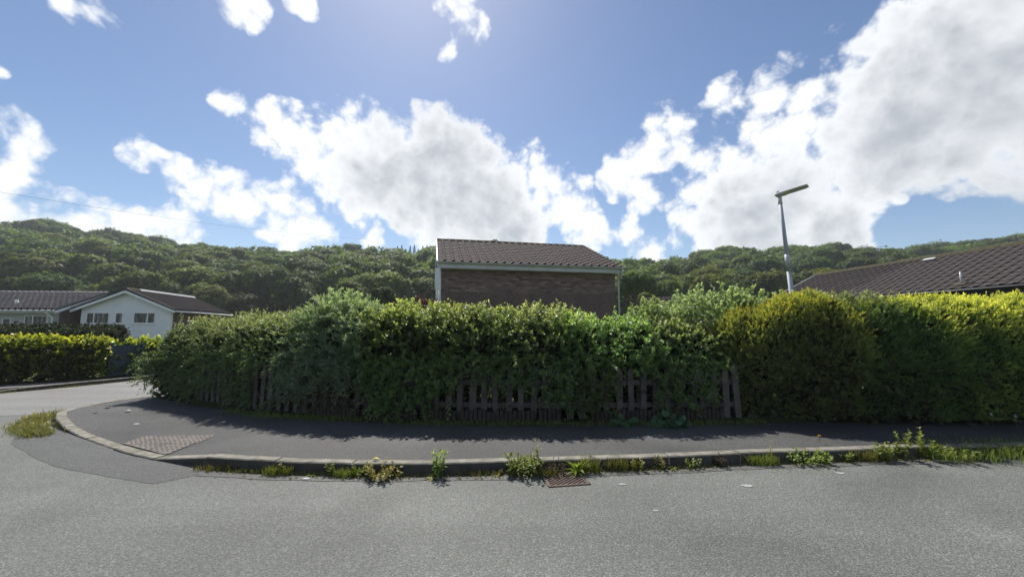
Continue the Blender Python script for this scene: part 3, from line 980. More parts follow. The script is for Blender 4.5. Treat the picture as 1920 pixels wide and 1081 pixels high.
def grey_bungalow():
    W, D, zw = 22.0, 6.6, 3.0
    # right front corner is the origin; wall runs to the left
    t = thing('grey_bungalow', 'grey rendered bungalow with brown ribbed roof left of the white house', 'bungalow', (-31.9, 28.0, 0), R(4))
    run = D / 2; pitch = R(22); ov = .4
    MB().box(-W, 0, 0, 0, .25, zw).build('wall', M_grey_render, t)
    Mx = Matrix(((0, 0, 1, 0), (1, 0, 0, 0), (0, 1, 0, 0), (0, 0, 0, 1)))
    MB().prism([(.25, 0), (D, 0), (D, zw), (run, zw + math.tan(pitch) * run), (.25, zw)], -.25, -.005, Mx).build('gable_wall', M_brick_far, t)
    roof = link('roof', None, t); sl = (run + ov) / math.cos(pitch); ze = zw - math.tan(pitch) * ov + .15
    for s in (0, 1):
        M = slope_matrix((-W, -ov, ze), (1, 0, 0), (0, math.cos(pitch), math.sin(pitch))) if s == 0 else slope_matrix((.35, D + ov, ze), (-1, 0, 0), (0, -math.cos(pitch), math.sin(pitch)))
        MB().box(0, 0, -.1, W + .35, sl, -.005, M).build('roof_slope', M_tile4, roof)
        me = roll_tile_mesh('roof_tile', M_tile4, w=.39, roll=.24, ln=.48)
        tile_slope(roof, M, int((W + .35) / .39), 9, .39, sl / 9, me, 0)
    MB().tube([(-W, run, zw + math.tan(pitch) * run + .2), (.35, run, zw + math.tan(pitch) * run + .2)], .11, 8).build('ridge', M_gutter, roof)
    MB().box(-W, -ov - .02, ze - .2, .3, -ov + .01, ze - .03).build('fascia', M_gutter, t)
    MB().tube([(-W, -ov - .07, ze - .05), (.3, -ov - .07, ze - .05)], .06, 8).build('gutter', M_gutter, t, smooth=True)
    MB().tube([(-.25, -ov - .06, ze - .1), (-.12, -.08, ze - .5), (-.12, -.06, 0)], .05, 8).build('downpipe', M_upvc, t, smooth=True)
    for xa in (.32,):
        M3 = Mx
        for (ya, yb) in ((-ov, run), (D + ov, run)):
            MB().prism([(ya, ze - .22), (ya, ze - .02), (yb, ze + math.tan(pitch) * (run + ov) - .02), (yb, ze + math.tan(pitch) * (run + ov) - .22)], xa, xa + .04, M3).build('bargeboard', M_upvc, t)
            MB().prism([(ya, ze - .02), (ya, ze + .1), (yb, ze + math.tan(pitch) * (run + ov) + .1), (yb, ze + math.tan(pitch) * (run + ov) - .02)], xa - .01, xa + .045, M3).build('verge', M_darktrim, t)
    Mw = lambda a, b: Matrix(((1, 0, 0, a), (0, 0, -1, 0), (0, 1, 0, b), (0, 0, 0, 1)))
    window(t, Mw(-1.95, 1.35), 1.5, 1.3, (.36,))
    window(t, Mw(-3.35, 1.45), .55, 1.0, ())
    window(t, Mw(-6.2, 1.35), 1.3, 1.2, (.5,))
    MB().tube([(-3.2, .55, ze + .55), (-3.2, .5, ze + .75)], [.12, .09], 8).build('roof_vent', M_upvc, t)


grey_bungalow()


def long_house():
    # ridge runs away from the road on the right; the slope faces the road corner
    tilt = R(8.0)
    x0, y0 = 13.15, 21.2
    t = thing('tiled_bungalow', 'long low bungalow with brown tiled roof and dark eaves behind the golden hedge', 'bungalow', (x0, y0, 0), tilt)
    # local: y- runs towards the road, x+ to the right (away from the slope's eave)
    L, run, zw, pitch = 17.0, 3.5, 2.82, R(25.5)
    MB().box(.45, -L, 0, 2 * run - .45, -.2, zw).build('wall', M_brick_far, t)
    sl = run / math.cos(pitch); roof = link('roof', None, t)
    M = slope_matrix((0, 0, zw + .08), (0, -1, 0), (math.cos(pitch), 0, math.sin(pitch)))
    MB().box(0, 0, -.12, L, sl, -.008, M).build('roof_slope', M_darktrim, roof)
    me = roll_tile_mesh('roof_tile', M_tile2, w=.3, roll=.035, t=.024)
    rows = 12
    tile_slope(roof, M, int(L / .3), rows, .3, sl / rows, me, 300, order=lambda c: abs(c[0] - 27) + .3 * c[1])
    M2 = slope_matrix((2 * run, -L, zw + .08), (0, 1, 0), (-math.cos(pitch), 0, math.sin(pitch)))
    MB().box(0, 0, -.12, L, sl, -.008, M2).build('roof_slope', M_tile2, roof)
    n = 36; rz = zw + .08 + math.tan(pitch) * run
    for k in range(n):
        l = L / n; y = -L + k * l
        MB().prism([(-.12, -.05), (-.07, .05), (0, .08), (.07, .05), (.12, -.05)], y + .004, y + l - .004,
                   Matrix(((1, 0, 0, run), (0, 0, 1, 0), (0, 1, 0, rz + .02), (0, 0, 0, 1)))).build('ridge_tile', M_ridge, roof)
    Mg = Matrix(((1, 0, 0, 0), (0, 0, 1, 0), (0, 1, 0, 0), (0, 0, 0, 1)))
    MB().prism([(.45, zw), (2 * run - .45, zw), (run, rz - .15)], -.25, -.2, Mg).build('gable_wall', M_brick_far, t)
    MB().prism([(-.02, zw - .05), (-.02, zw + .12), (run, rz + .06), (run, rz - .1)], .0, .03, Mg).build('bargeboard', M_gutter, t)
    MB().box(-.03, -L, zw - .2, .0, 0, zw + .02).build('fascia', M_darktrim, t)
    MB().tube([(-.09, -L, zw + .01), (-.09, 0, zw + .01)], .055, 8).build('gutter', M_darktrim, t, smooth=True)
    MB().box(0.0, -L, zw - .2, .45, -.2, zw - .185).build('soffit', M_darktrim, t)
    # soil vent pipe and pale flashings on the slope
    Pm = lambda u, v, h: M @ Vector((u, v, h))
    MB().tube([Pm(8.4, .35, 0), Pm(8.4, .35, 0) + Vector((0, 0, .42))], .028, 8).build('vent_pipe', M_gutter, t, smooth=True)
    MB().box(8.25, .22, .03, 8.55, .45, .055, M).build('flashing', M_ridge, t)
    MB().box(5.4, 3.4, .06, 5.8, 3.55, .1, M).build('roof_vent', M_gutter, t)
    MB().box(-.3, -11.2, zw - .25, -.1, -11.05, zw - .15).build('bracket', M_upvc, t)


long_house()


def small_roof():
    t = thing('brick_garage', 'small pinkish brick garage with low roof between the brick house and ivy', 'garage', (8.95, 26.0, 0), R(-14))
    MB().box(0, 0, 0, 4.2, 3, 2.75).build('wall', M_brick_far, t)
    me = roll_tile_mesh('roof_tile', M_tile, w=.3, roll=.05)
    roof = link('roof', None, t); p = R(20); M = slope_matrix((-.2, -.25, 2.77), (1, 0, 0), (0, math.cos(p), math.sin(p)))
    MB().box(0, 0, -.08, 4.6, 3.5, -.005, M).build('roof_slope', mat('pink_roof', (.2, .14, .125), .85, .2, var=.1), roof)
    tile_slope(roof, M, 15, 10, .305, .34, me, 0)
    MB().box(-.2, -.29, 2.6, 4.4, -.26, 2.75).build('fascia', M_gutter, t)


small_roof()
# ------------------------------------------------------------------ leaf materials
LM = {
    'privet': leafmat('privet_leaf', (0.086, 0.132, 0.067), (0.166, 0.224, 0.104), (0.536, 0.525, 0.285), .55, .4, .45),
    'hazel': leafmat('hazel_leaf', (0.108, 0.172, 0.067), (0.190, 0.281, 0.104), (0.640, 0.708, 0.276), .58, .4, .45),
    'thorn': leafmat('thorn_leaf', (0.097, 0.156, 0.067), (0.185, 0.257, 0.102), (0.650, 0.616, 0.331), .56, .4, .45),
    'buddleia': leafmat('buddleia_leaf', (0.142, 0.199, 0.128), (0.240, 0.317, 0.208), (0.560, 0.639, 0.435), .5, .55, .25),
    'ivy': leafmat('ivy_leaf', (0.104, 0.149, 0.083), (0.184, 0.241, 0.126), (0.551, 0.608, 0.336), .52, .45, .35),
    'gold': leafmat('gold_conifer_leaf', (0.122, 0.176, 0.066), (0.215, 0.259, 0.096), (0.525, 0.525, 0.105), .38, .6, .15, (1.5, 1.35, .45)),
    'cypress': leafmat('green_conifer_leaf', (0.098, 0.174, 0.069), (0.157, 0.237, 0.083), (0.504, 0.504, 0.141), .35, .6, .15, (1.4, 1.5, .5)),
    'cypress_gold': leafmat('gold_tipped_conifer_leaf', (0.096, 0.164, 0.060), (0.159, 0.227, 0.077), (0.800, 0.789, 0.195), .4, .6, .15, (1.5, 1.35, .45)),
    'laurel': leafmat('yellow_laurel_leaf', (0.072, 0.132, 0.022), (0.156, 0.222, 0.030), (0.540, 0.576, 0.060), .55, .36, .4),
    'yew': leafmat('dark_hedge_leaf', (.018, .034, .014), (.03, .052, .018), (.11, .13, .05), .2, .55, .2),
    'brown': leafmat('withered_leaf', (.07, .055, .03), (.11, .085, .045), None, .25, .7, .15, (1.2, 1, .7)),
    'purple': leafmat('purple_leaf', (.06, .022, .024), (.09, .035, .034), None, .35, .5, .3, (1.6, .7, .6)),
    'weed': leafmat('weed_leaf', (0.111, 0.169, 0.034), (0.182, 0.240, 0.052), (0.325, 0.364, 0.078), .4, .5, .25),
    'weed_yellow': leafmat('yellow_weed_leaf', (0.195, 0.195, 0.046), (0.286, 0.273, 0.065), (0.364, 0.299, 0.104), .4, .5, .25),
    'grass': leafmat('grass_blade', (0.091, 0.143, 0.031), (0.169, 0.202, 0.046), (0.312, 0.299, 0.117), .4, .55, .2),
    'dry_grass': leafmat('dry_grass_blade', (.1, .115, .025), (.19, .18, .06), (.28, .25, .12), .4, .6, .2),
    'hosta': leafmat('broad_leaf', (.045, .105, .05), (.075, .15, .07), None, .3, .4, .4),
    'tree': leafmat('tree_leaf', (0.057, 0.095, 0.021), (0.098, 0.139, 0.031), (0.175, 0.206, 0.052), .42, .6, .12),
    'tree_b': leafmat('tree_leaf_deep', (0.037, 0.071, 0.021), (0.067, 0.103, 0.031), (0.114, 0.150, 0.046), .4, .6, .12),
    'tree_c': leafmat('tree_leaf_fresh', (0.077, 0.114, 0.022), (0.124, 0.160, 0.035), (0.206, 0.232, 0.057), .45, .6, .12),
    'inner': leafmat('inner_leaf', (.03, .042, .018), (.055, .06, .03), None, .12, .7, .15),  # dark, nearly opaque leaf for the added light-blocking layer
    'pine': leafmat('pine_needle', (.018, .034, .016), (.034, .055, .022), (.05, .07, .026), .2, .6, .15),
}
M_bark = mat('bark', (.1, .08, .06), .95, .1, color2=(.06, .05, .038), vscale=6, bump=.6, bscale=25)
M_twig = mat('twig', (.12, .085, .06), .9, .1, var=.25, vscale=8)

HP = Path([(-8.02, 8.9), (-7.55, 8.84)] + HLINE[8:])                       # foot of the hedge, left corner to far right


def outline(q, h, D, z0, bulge, p=.62, clear=0.):
    """hedge section: q 0 front foot -> 1 back foot. returns distance into the hedge and height"""
    a = np.pi * q
    d = D / 2 * (1 - np.sign(np.cos(a)) * np.abs(np.cos(a)) ** p)
    z = z0 + (h - z0) * np.abs(np.sin(a)) ** .72
    d = d - bulge * smooth(.55, 1.05, z) * (q < .5) * (1 - q) ** 1.0
    d = d + clear * (1 - smooth(.72, .98, z)) * (q < .5)
    return d, z


def hedge_points(path, s0, s1, n, hfun, D, z0, bulge, qa=.001, qb=.78, lump=.16, seed=1, inset=0., ends=(0, 0), p=.62, lumpscale=1.6, clear=0.):
    rg = np.random.default_rng(seed)
    s = rg.uniform(s0, s1, n)
    h = hfun(s)
    qq = np.linspace(qa, qb, 200); dd, zz = outline(qq, float(np.mean(h)), D, z0, 0, p)
    al = np.concatenate([[0], np.cumsum(np.hypot(np.diff(dd), np.diff(zz)))]); q = np.interp(rg.random(n) * al[-1], al, qq)

    def P(s, q):
        e = np.ones_like(s)
        if ends[0]: e = e * smooth(0, ends[0], s - s0) ** .45
        if ends[1]: e = e * smooth(0, ends[1], s1 - s) ** .45
        hh = z0 + (hfun(s) - z0) * (.88 + .12 * e)
        DD = D * (.55 + .45 * e)
        d, z = outline(q, hh, DD, z0, bulge * e, p, clear)
        d = d + D * .22 * (1 - e)
        c = path.at(s); t = path.tan(s); nn = np.stack([-t[:, 1], t[:, 0]], -1)
        xy = c + nn * d[:, None]
        return np.concatenate([xy, z[:, None]], 1)
    a, b, c = P(s, q), P(s + .04, q), P(s, np.clip(q + .015, 0, 1))
    nm = unit(np.cross(b - a, c - a))
    # flip so that normals leave the hedge axis
    ctr = path.at(s); t = path.tan(s); nn = np.stack([-t[:, 1], t[:, 0]], -1)
    axis = np.concatenate([ctr + nn * (D * .5), (z0 + (h - z0) * .55)[:, None]], 1)
    sg = np.sign(((a - axis) * nm).sum(1)); nm = nm * np.where(sg == 0, 1, sg)[:, None]
    # lumps
    lm = vnoise(s * lumpscale, q * 5 + seed, seed) * .65 + vnoise(s * lumpscale * 2.7, q * 12, seed + 3) * .35
    a = a + nm * ((lm - .55) * 2 * lump)[:, None] - nm * inset
    # scatter into the depth
    a = a - nm * (rg.exponential(.07, n))[:, None]
    return a, nm, s, q, lm, rg


def foliage(name, parent, m, o, nm, rg, npl, L, ll, lw, alpha=1.0, up=.6, rnd=.5, sag=.25, tip_z=None, simple=False, droop=.2, tipfun=None, flat=0, kind='stuff', jitter=.35, upbias=.35):
    n = len(o)
    d = nm * .75 + np.array([0, 0, up]) + rg.normal(0, rnd, (n, 3))
    Ls = L * rg.uniform(.6, 1.35, n)
    v, f, k, t = shoots_to_leaves(o, d, Ls, npl, ll, lw, alpha, sag, flat, simple, droop, jitter, upbias, rg)
    nl = n * npl
    tint = np.clip(np.repeat(rg.random(n), npl) * .6 + rg.random(nl) * .5, 0, 1)
    tip = np.zeros(nl)
    if tipfun is not None:
        tip = np.clip(np.repeat(tipfun, npl) * smooth(.1, 1, t) * 1.2 * rg.uniform(.5, 1.1, nl), 0, 1)
    me = np_mesh(name, v, f, m, {'tint': np.repeat(tint, k), 'tip': np.repeat(tip, k)})
    ob = link(name, me, parent)
    if kind: ob['kind'] = kind
    return ob, d, Ls


def hprof(pts):
    xs = [p[0] for p in pts]; hs = [p[1] for p in pts]
    ss = [HP.near(x) for x in xs]
    return lambda s: np.interp(s, ss, hs) + (vnoise(np.asarray(s) * 1.7, 0 * np.asarray(s), 21) - .5) * .12


H_H = hprof([(-8.1, 1.62), (-7.5, 1.72), (-6.9, 1.76), (-5.9, 1.78), (-5.0, 1.8), (-4.3, 1.84), (-3.7, 1.9), (-3.2, 1.94), (-2.6, 1.9), (-2.0, 1.88), (-1.3, 1.84), (-.4, 1.86),
             (.5, 1.84), (1.2, 1.76), (2.2, 1.72), (3.0, 1.62), (3.6, 1.5), (4.2, 1.4)])
Z0 = .14


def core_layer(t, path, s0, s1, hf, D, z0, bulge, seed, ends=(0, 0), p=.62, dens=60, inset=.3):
    """dark leaves added deep in the hedge to stop light coming through"""
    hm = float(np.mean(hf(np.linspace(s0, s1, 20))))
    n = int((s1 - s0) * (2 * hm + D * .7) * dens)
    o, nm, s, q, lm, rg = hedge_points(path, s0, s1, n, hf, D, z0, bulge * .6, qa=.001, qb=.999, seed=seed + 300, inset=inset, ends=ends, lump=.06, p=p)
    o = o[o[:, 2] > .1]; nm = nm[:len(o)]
    foliage('light_block_foliage', t, LM['inner'], o, nm, rg, 8, .3, .17, .05, 1.1, .1, .9, .2, simple=True)  # added layer, keeps sun from showing through the hedge front


def trunk_bits(name, parent, path, s0, s1, n, D, h, seed, m=M_bark, r=.02):
    """leaning stems rising inside the hedge, joined as one part"""
    rg = random.Random(seed); mb = MB()
    for k in range(n):
        s = s0 + (s1 - s0) * (k + rg.random()) / n
        c = path.at([s])[0]; t = path.tan([s])[0]; nn = np.array([-t[1], t[0]])
        b = c + nn * (D * rg.uniform(.3, .7)); top = b + nn * rg.uniform(-.35, .35) + t * rg.uniform(-.5, .5)
        mid = (b + top) / 2 + t * rg.uniform(-.12, .12)
        rr = r * rg.uniform(.6, 1.4)
        hh = h * rg.uniform(.6, .85)
        mb.tube([(b[0], b[1], .05), (mid[0], mid[1], hh * .5), (top[0], top[1], hh)], [rr, rr * .75, rr * .35], 5, cap=False)
    return mb.build(name, m, parent)


def hedge_shrub(name, label, xa, xb, m, dens, npl, L, ll, lw, tipc, seed, alpha=1.0, up=.6, sag=.25, ends=(.0, .0), D=1.35, bulge=.2, lump=.17, inner=True, p=.95, brown=0, drape=240, cover=.31, droop=.2, cat='shrub', tops=1.0, tip_hi=None):
    s0, s1 = HP.near(xa) if xa > -7.5 else 0, HP.near(xb)
    c = HP.at([(s0 + s1) / 2])[0]
    t = thing(name, label, cat, (0, 0, 0), 0, 'mixed shrubs of the picket fence hedge')
    area = (s1 - s0) * 3.2
    n = int(area * dens)
    o, nm, s, q, lm, rg = hedge_points(HP, s0 - .1, s1 + .1, n, H_H, D, Z0, bulge, seed=seed, ends=ends, lump=lump, p=p, clear=.2)
    # thin the foot, where the fence shows
    z = o[:, 2]
    keep = rg.random(n) < np.where((z < .92) & (q < .4), .5 + .5 * vnoise(s * 1.3, z * 1.5, seed + 9), 1.0)
    o, nm, s, q, lm = o[keep], nm[keep], s[keep], q[keep], lm[keep]
    tipf = tipc * smooth(.7, .96, o[:, 2] / H_H(s)) * rg.uniform(.15, 1.1, len(o)) * smooth(.2, .55, lm)  # young growth, plus painted sunlight brightening towards the hedge top
    foliage('foliage', t, m, o, nm, rg, npl, L, ll, lw, alpha, up, .5, sag, tipfun=tipf, droop=droop)
    if drape:
        nd_ = int((s1 - s0) * drape)
        od, nd, sdp, qd, ld, rgd = hedge_points(HP, s0, s1, nd_, lambda s: np.full_like(np.asarray(s, float), 1.12), .5, .1, 0, qa=.02, qb=.42, seed=seed + 170, lump=.1)
        t_ = HP.tan(sdp); od[:, :2] += np.stack([t_[:, 1], -t_[:, 0]], -1) * .2
        kd = rgd.random(nd_) < smooth(cover, cover + .22, vnoise(sdp * 1.25, od[:, 2] * 1.4, seed + 31) + .55 * (od[:, 2] - .62))
        foliage('hanging_foliage', t, m, od[kd], nd[kd], rgd, npl, L, ll, lw, alpha, .2, .6, .5, droop=droop)
    if inner:
        n2 = int(area * dens * .45)
        o2, nm2, s2, q2, lm2, rg2 = hedge_points(HP, s0, s1, n2, H_H, D, Z0, bulge * .5, seed=seed + 50, inset=.24, ends=ends, lump=.1, qb=.9)
        k2 = rg2.random(n2) < np.where(o2[:, 2] < .75, .9, 1)
        foliage('inner_foliage', t, m, o2[k2], nm2[k2], rg2, npl, L * 1.1, ll * 1.15, lw * 1.2, alpha, .2, .8, sag)
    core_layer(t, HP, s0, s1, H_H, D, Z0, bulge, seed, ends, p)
    # long shoots standing out of the top
    nt = int((s1 - s0) * 26 * tops)
    if nt:
        o3, nm3, s3, q3, lm3, rg3 = hedge_points(HP, s0 + .05, s1 - .05, nt, H_H, D, Z0, bulge, qa=.3, qb=.62, seed=seed + 90, ends=ends, lump=lump, p=p)
        o3[:, 2] -= .03
        ob, d3, L3 = foliage('top_shoots', t, m, o3, nm3 * .35, rg3, max(8, npl - 2), L * 1.15, ll * .8, lw * .8, alpha * .9, 1.0, .28, .1, tipfun=np.full(nt, min(1, tipc * 1.2)) * rg3.random(nt))
        v, f = stems_mesh(o3, d3, L3, .1, .0035)
        tag(link('shoot_stems', np_mesh('shoot_stems', v, f, M_twig), t), kind='stuff')
    trunk_bits('stem', t, HP, s0, s1, max(3, int((s1 - s0) * 5)), D, 1.5, seed)
    if brown:
        nb = int((s1 - s0) * brown)
        ob_, nb_, sb, qb_, lb, rgb = hedge_points(HP, s0, s1, nb, lambda s: np.full_like(np.asarray(s, float), 1.0), .5, .1, -.02, qa=.03, qb=.4, seed=seed + 70)
        t_ = HP.tan(sb); ob_[:, :2] += np.stack([t_[:, 1], -t_[:, 0]], -1) * .14
        foliage('withered_leaves', t, LM['brown'], ob_, nb_, rgb, 9, .2, .06, .014, 1.0, .2, .8, .5)
    return t


hedge_shrub('corner_shrub', 'dark small-leaved shrub at the corner end of the hedge with reddish tips', -7.6, -5.55, LM['privet'], 165, 13, .2, .05, .014, .75, 11, ends=(.2, 0), D=1.5, bulge=.14, tops=1.1, drape=190, cover=.42)
hedge_shrub('privet_shrub', 'dark green shrub between the corner shrub and the tall grey-green bush', -5.55, -3.95, LM['privet'], 160, 13, .2, .052, .0145, .6, 12, brown=20, bulge=.22, tops=.8)
hedge_shrub('buddleia_shrub', 'tall grey-green bush with long narrow arching leaves rising above the hedge', -3.95, -2.6, LM['buddleia'], 110, 14, .34, .105, .014, .5, 13, alpha=.8, sag=.45, brown=90, cover=.22, drape=380, droop=.4, tops=1.0, lump=.2)
hedge_shrub('hazel_shrub', 'bright broad-leaved shrub right of the tall grey-green bush', -2.6, -.95, LM['hazel'], 120, 12, .24, .07, .023, .8, 14, brown=60, tops=.8)
hedge_shrub('thorn_shrub', 'leafy shrub with reddish top shoots below the left half of the brick house', -.95, .95, LM['thorn'], 130, 12, .24, .062, .02, .65, 15, brown=22, tops=1.0)
hedge_shrub('hazel_shrub', 'leafy shrub with reddish top shoots below the right half of the brick house', .95, 2.35, LM['hazel'], 125, 12, .24, .062, .021, .6, 16, brown=16, tops=.9)
hedge_shrub('thorn_shrub', 'low thin shrub beside the golden conifer at the right end of the picket fence', 2.35, 3.75, LM['thorn'], 115, 12, .24, .058, .019, .55, 17, D=1.2, bulge=.1, brown=6, tops=.7)


def ball_shrub(name, label, c, rad, m, dens, npl, L, ll, lw, tipc, seed, alpha=1.0, up=.5, sag=.25, cat='shrub', zmin=.1, group=None, simple=False, stem=True):
    t = thing(name, label, cat, (c[0], c[1], 0), 0, group)
    rg = np.random.default_rng(seed)
    r = np.array(rad); area = 4 * math.pi * ((r[0] * r[1]) ** 1.6 / 3 + (r[0] * r[2]) ** 1.6 / 3 + (r[1] * r[2]) ** 1.6 / 3) ** (1 / 1.6)
    n = int(area * dens)
    u = unit(rg.normal(0, 1, (n, 3))); u = u[u[:, 2] > -.55]; n = len(u)
    az = np.arctan2(u[:, 1], u[:, 0])
    lm = vnoise(az * 2.2 + 9, u[:, 2] * 3 + seed, seed) * .6 + vnoise(az * 5 + 20, u[:, 2] * 7, seed + 2) * .4
    o = u * r * (1 + (lm - .5) * .5)[:, None] - u * rg.exponential(.06, n)[:, None]
    o[:, 2] += c[2]
    k = o[:, 2] > zmin; o, u, lm = o[k], u[k], lm[k]
    nm = unit(u / r)
    tipf = tipc * smooth(.1, .9, nm[:, 2]) * rg.uniform(.2, 1.1, len(o))
    foliage('foliage', t, m, o, nm, rg, npl, L, ll, lw, alpha, up, .5, sag, tipfun=tipf, simple=simple)
    o2 = o[::3] * np.array([.75, .75, 1]); o2[:, 2] = c[2] + (o2[:, 2] - c[2]) * .75
    foliage('inner_foliage', t, m, o2, nm[::3], rg, npl, L * 1.2, ll * 1.3, lw * 1.3, alpha, .2, .8, sag, simple=simple)
    if stem:
        rr = random.Random(seed); mb = MB()
        for k in range(6):
            a = k * 1.05 + rr.random(); e = Vector((math.cos(a) * r[0] * .6, math.sin(a) * r[1] * .6, c[2] + r[2] * .5))
            mb.tube([(math.cos(a) * .08, math.sin(a) * .08, .05), e * .5 + Vector((0, 0, .1)), e], [.03, .02, .008], 5, cap=False)
        mb.build('stem', M_bark, t)
    return t


ball_shrub('ivy_mound', 'mound of grey-green ivy rising behind the fence left of the lamp post', (4.15, 8.15, 1.3), (1.45, .9, 1.0), LM['ivy'], 120, 12, .2, .055, .022, .7, 31, cat='ivy')
ball_shrub('ivy_mound', 'darker ivy clump behind the low shrub, left of the big ivy mound', (2.75, 7.7, 1.15), (.75, .6, .85), LM['privet'], 120, 12, .2, .055, .02, .4, 32, cat='ivy')
ball_shrub('ivy_mound', 'ivy spilling over the golden hedge in front of the lamp post', (5.35, 7.45, 1.35), (.95, .7, .82), LM['ivy'], 120, 12, .2, .055, .022, .6, 33, cat='ivy')
ball_shrub('purple_shrub', 'dark purple-leaved shrub behind the hedge left of the brick house', (-2.1, 9.3, 1.2), (.75, .6, 1.05), LM['purple'], 90, 12, .22, .05, .016, 0, 34)
ball_shrub('buddleia_shrub', 'arching grey-green bush behind and above the hedge left of the brick house', (-3.3, 7.75, 1.64), (.62, .45, .52), LM['buddleia'], 70, 16, .38, .1, .0125, .6, 35, alpha=.75, up=.9, sag=.5, zmin=1.2)


# ------------------------------------------------------------------ conifer hedge on the right
CP = Path([(3.45, 7.3), (3.8, 6.95), (4.3, 6.66), (5.2, 6.45), (6.5, 6.35), (8.0, 6.36), (10, 6.45), (14, 6.7), (18, 7.0)])


def conifer(name, label, xa, xb, m, hpts, seed, tipc, dens=520, ends=(.4, .0), D=1.6, bulge=.25, zlow=.12, far=False, tipband=.7):
    s0, s1 = CP.near(xa), CP.near(xb)
    t = thing(name, label, 'conifer hedge', (0, 0, 0), 0, 'conifers of the hedge along the pavement')
    hs = [CP.near(x) for x, h in hpts]; hv = [h for x, h in hpts]
    hf = lambda s: np.interp(s, hs, hv) + (vnoise(np.asarray(s) * 1.9, 0 * np.asarray(s), seed) - .5) * .16
    area = (s1 - s0) * 3.3; n = int(area * dens * (.45 if far else 1))
    o, nm, s, q, lm, rg = hedge_points(CP, s0 - .08, s1 + .08, n, hf, D, zlow, bulge, seed=seed, ends=ends, lump=.15, p=.72, lumpscale=2.2, qb=.7)
    hz = o[:, 2] / hf(s)
    tipf = tipc * (smooth(tipband, 1.0, hz + (lm - .5) * .25) * .95 + .28 * (lm > .6)) * rg.uniform(.5, 1.1, len(o))  # golden tips, deepened into a painted sunlit band along the top
    sc = 1.35 if far else 1
    foliage('foliage', t, m, o, nm, rg, 13, .17 * sc, .05 * sc, .0085 * sc, .62, .75, .42, .12, tipfun=tipf, simple=True, droop=.1, flat=1)
    o2, nm2, s2, q2, lm2, rg2 = hedge_points(CP, s0, s1, n // 4, hf, D, zlow, bulge, seed=seed + 40, ends=ends, lump=.1, inset=.2, p=.72, qb=.85)
    foliage('inner_foliage', t, m, o2, nm2, rg2, 10, .24, .08, .016, .7, .5, .6, .2, simple=True)
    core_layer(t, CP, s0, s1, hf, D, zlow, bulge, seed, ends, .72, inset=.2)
    # dead brown sprays low on the face
    nb = int((s1 - s0) * 70)
    ob, nb_, sb, qb_, lb, rgb = hedge_points(CP, s0, s1, nb, hf, D, zlow, bulge, qa=.001, qb=.3, seed=seed + 60, ends=ends, lump=.15, p=.72)
    kb = rgb.random(nb) < smooth(.45, .7, vnoise(sb * 1.6, ob[:, 2] * 1.7, seed + 5)) * (1.15 - ob[:, 2] / 2.2)
    foliage('dead_sprays', t, LM['brown'], ob[kb], nb_[kb], rgb, 13, .18, .05, .008, .62, .5, .5, .2, simple=True, droop=.1, flat=1)
    # feathery leaders on the top
    nt = int((s1 - s0) * 40)
    o3, nm3, s3, q3, lm3, rg3 = hedge_points(CP, s0, s1, nt, hf, D, zlow, bulge, qa=.3, qb=.6, seed=seed + 80, ends=ends, lump=.15, p=.72)
    foliage('top_sprays', t, m, o3, nm3 * .3, rg3, 18, .26, .045, .006, .6, 1.0, .3, .25, tipfun=tipc * rg3.uniform(.5, 1.1, nt), simple=True, droop=.1, flat=1)
    trunk_bits('stem', t, CP, s0, s1, max(3, int((s1 - s0) * 3)), D, 1.8, seed, r=.03)
    return t


CH = [(3.4, 1.7), (3.9, 1.86), (4.5, 1.98), (5.2, 2.06), (6.0, 2.03), (7.0, 1.99), (8.2, 1.98), (10, 2.02), (18, 2.4)]
conifer('golden_conifer', 'olive golden conifer beside the end of the picket fence', 3.45, 5.5, LM['gold'], CH, 41, .9, ends=(.35, 0), tipband=.68)
conifer('green_conifer', 'green conifer with a few golden tips between the two golden ones', 5.5, 6.7, LM['cypress'], CH, 42, .85, ends=(0, 0), tipband=.68)
conifer('golden_conifer', 'bright yellow-topped conifer hedge at the right below the long tiled roof', 6.7, 9.0, LM['cypress_gold'], CH, 43, 1.0, ends=(0, 0), tipband=.6)
conifer('golden_conifer', 'yellow-topped conifer hedge running out at the right edge', 9.0, 16, LM['cypress_gold'], CH, 44, .9, ends=(0, .5), far=True, tipband=.6)
ball_shrub('variegated_shrub', 'pale leaved shrub growing out of the conifer hedge under the long roof', (5.95, 6.95, 1.75), (.6, .42, .36), LM['ivy'], 90, 12, .2, .05, .019, .5, 45, stem=False, zmin=1.2)


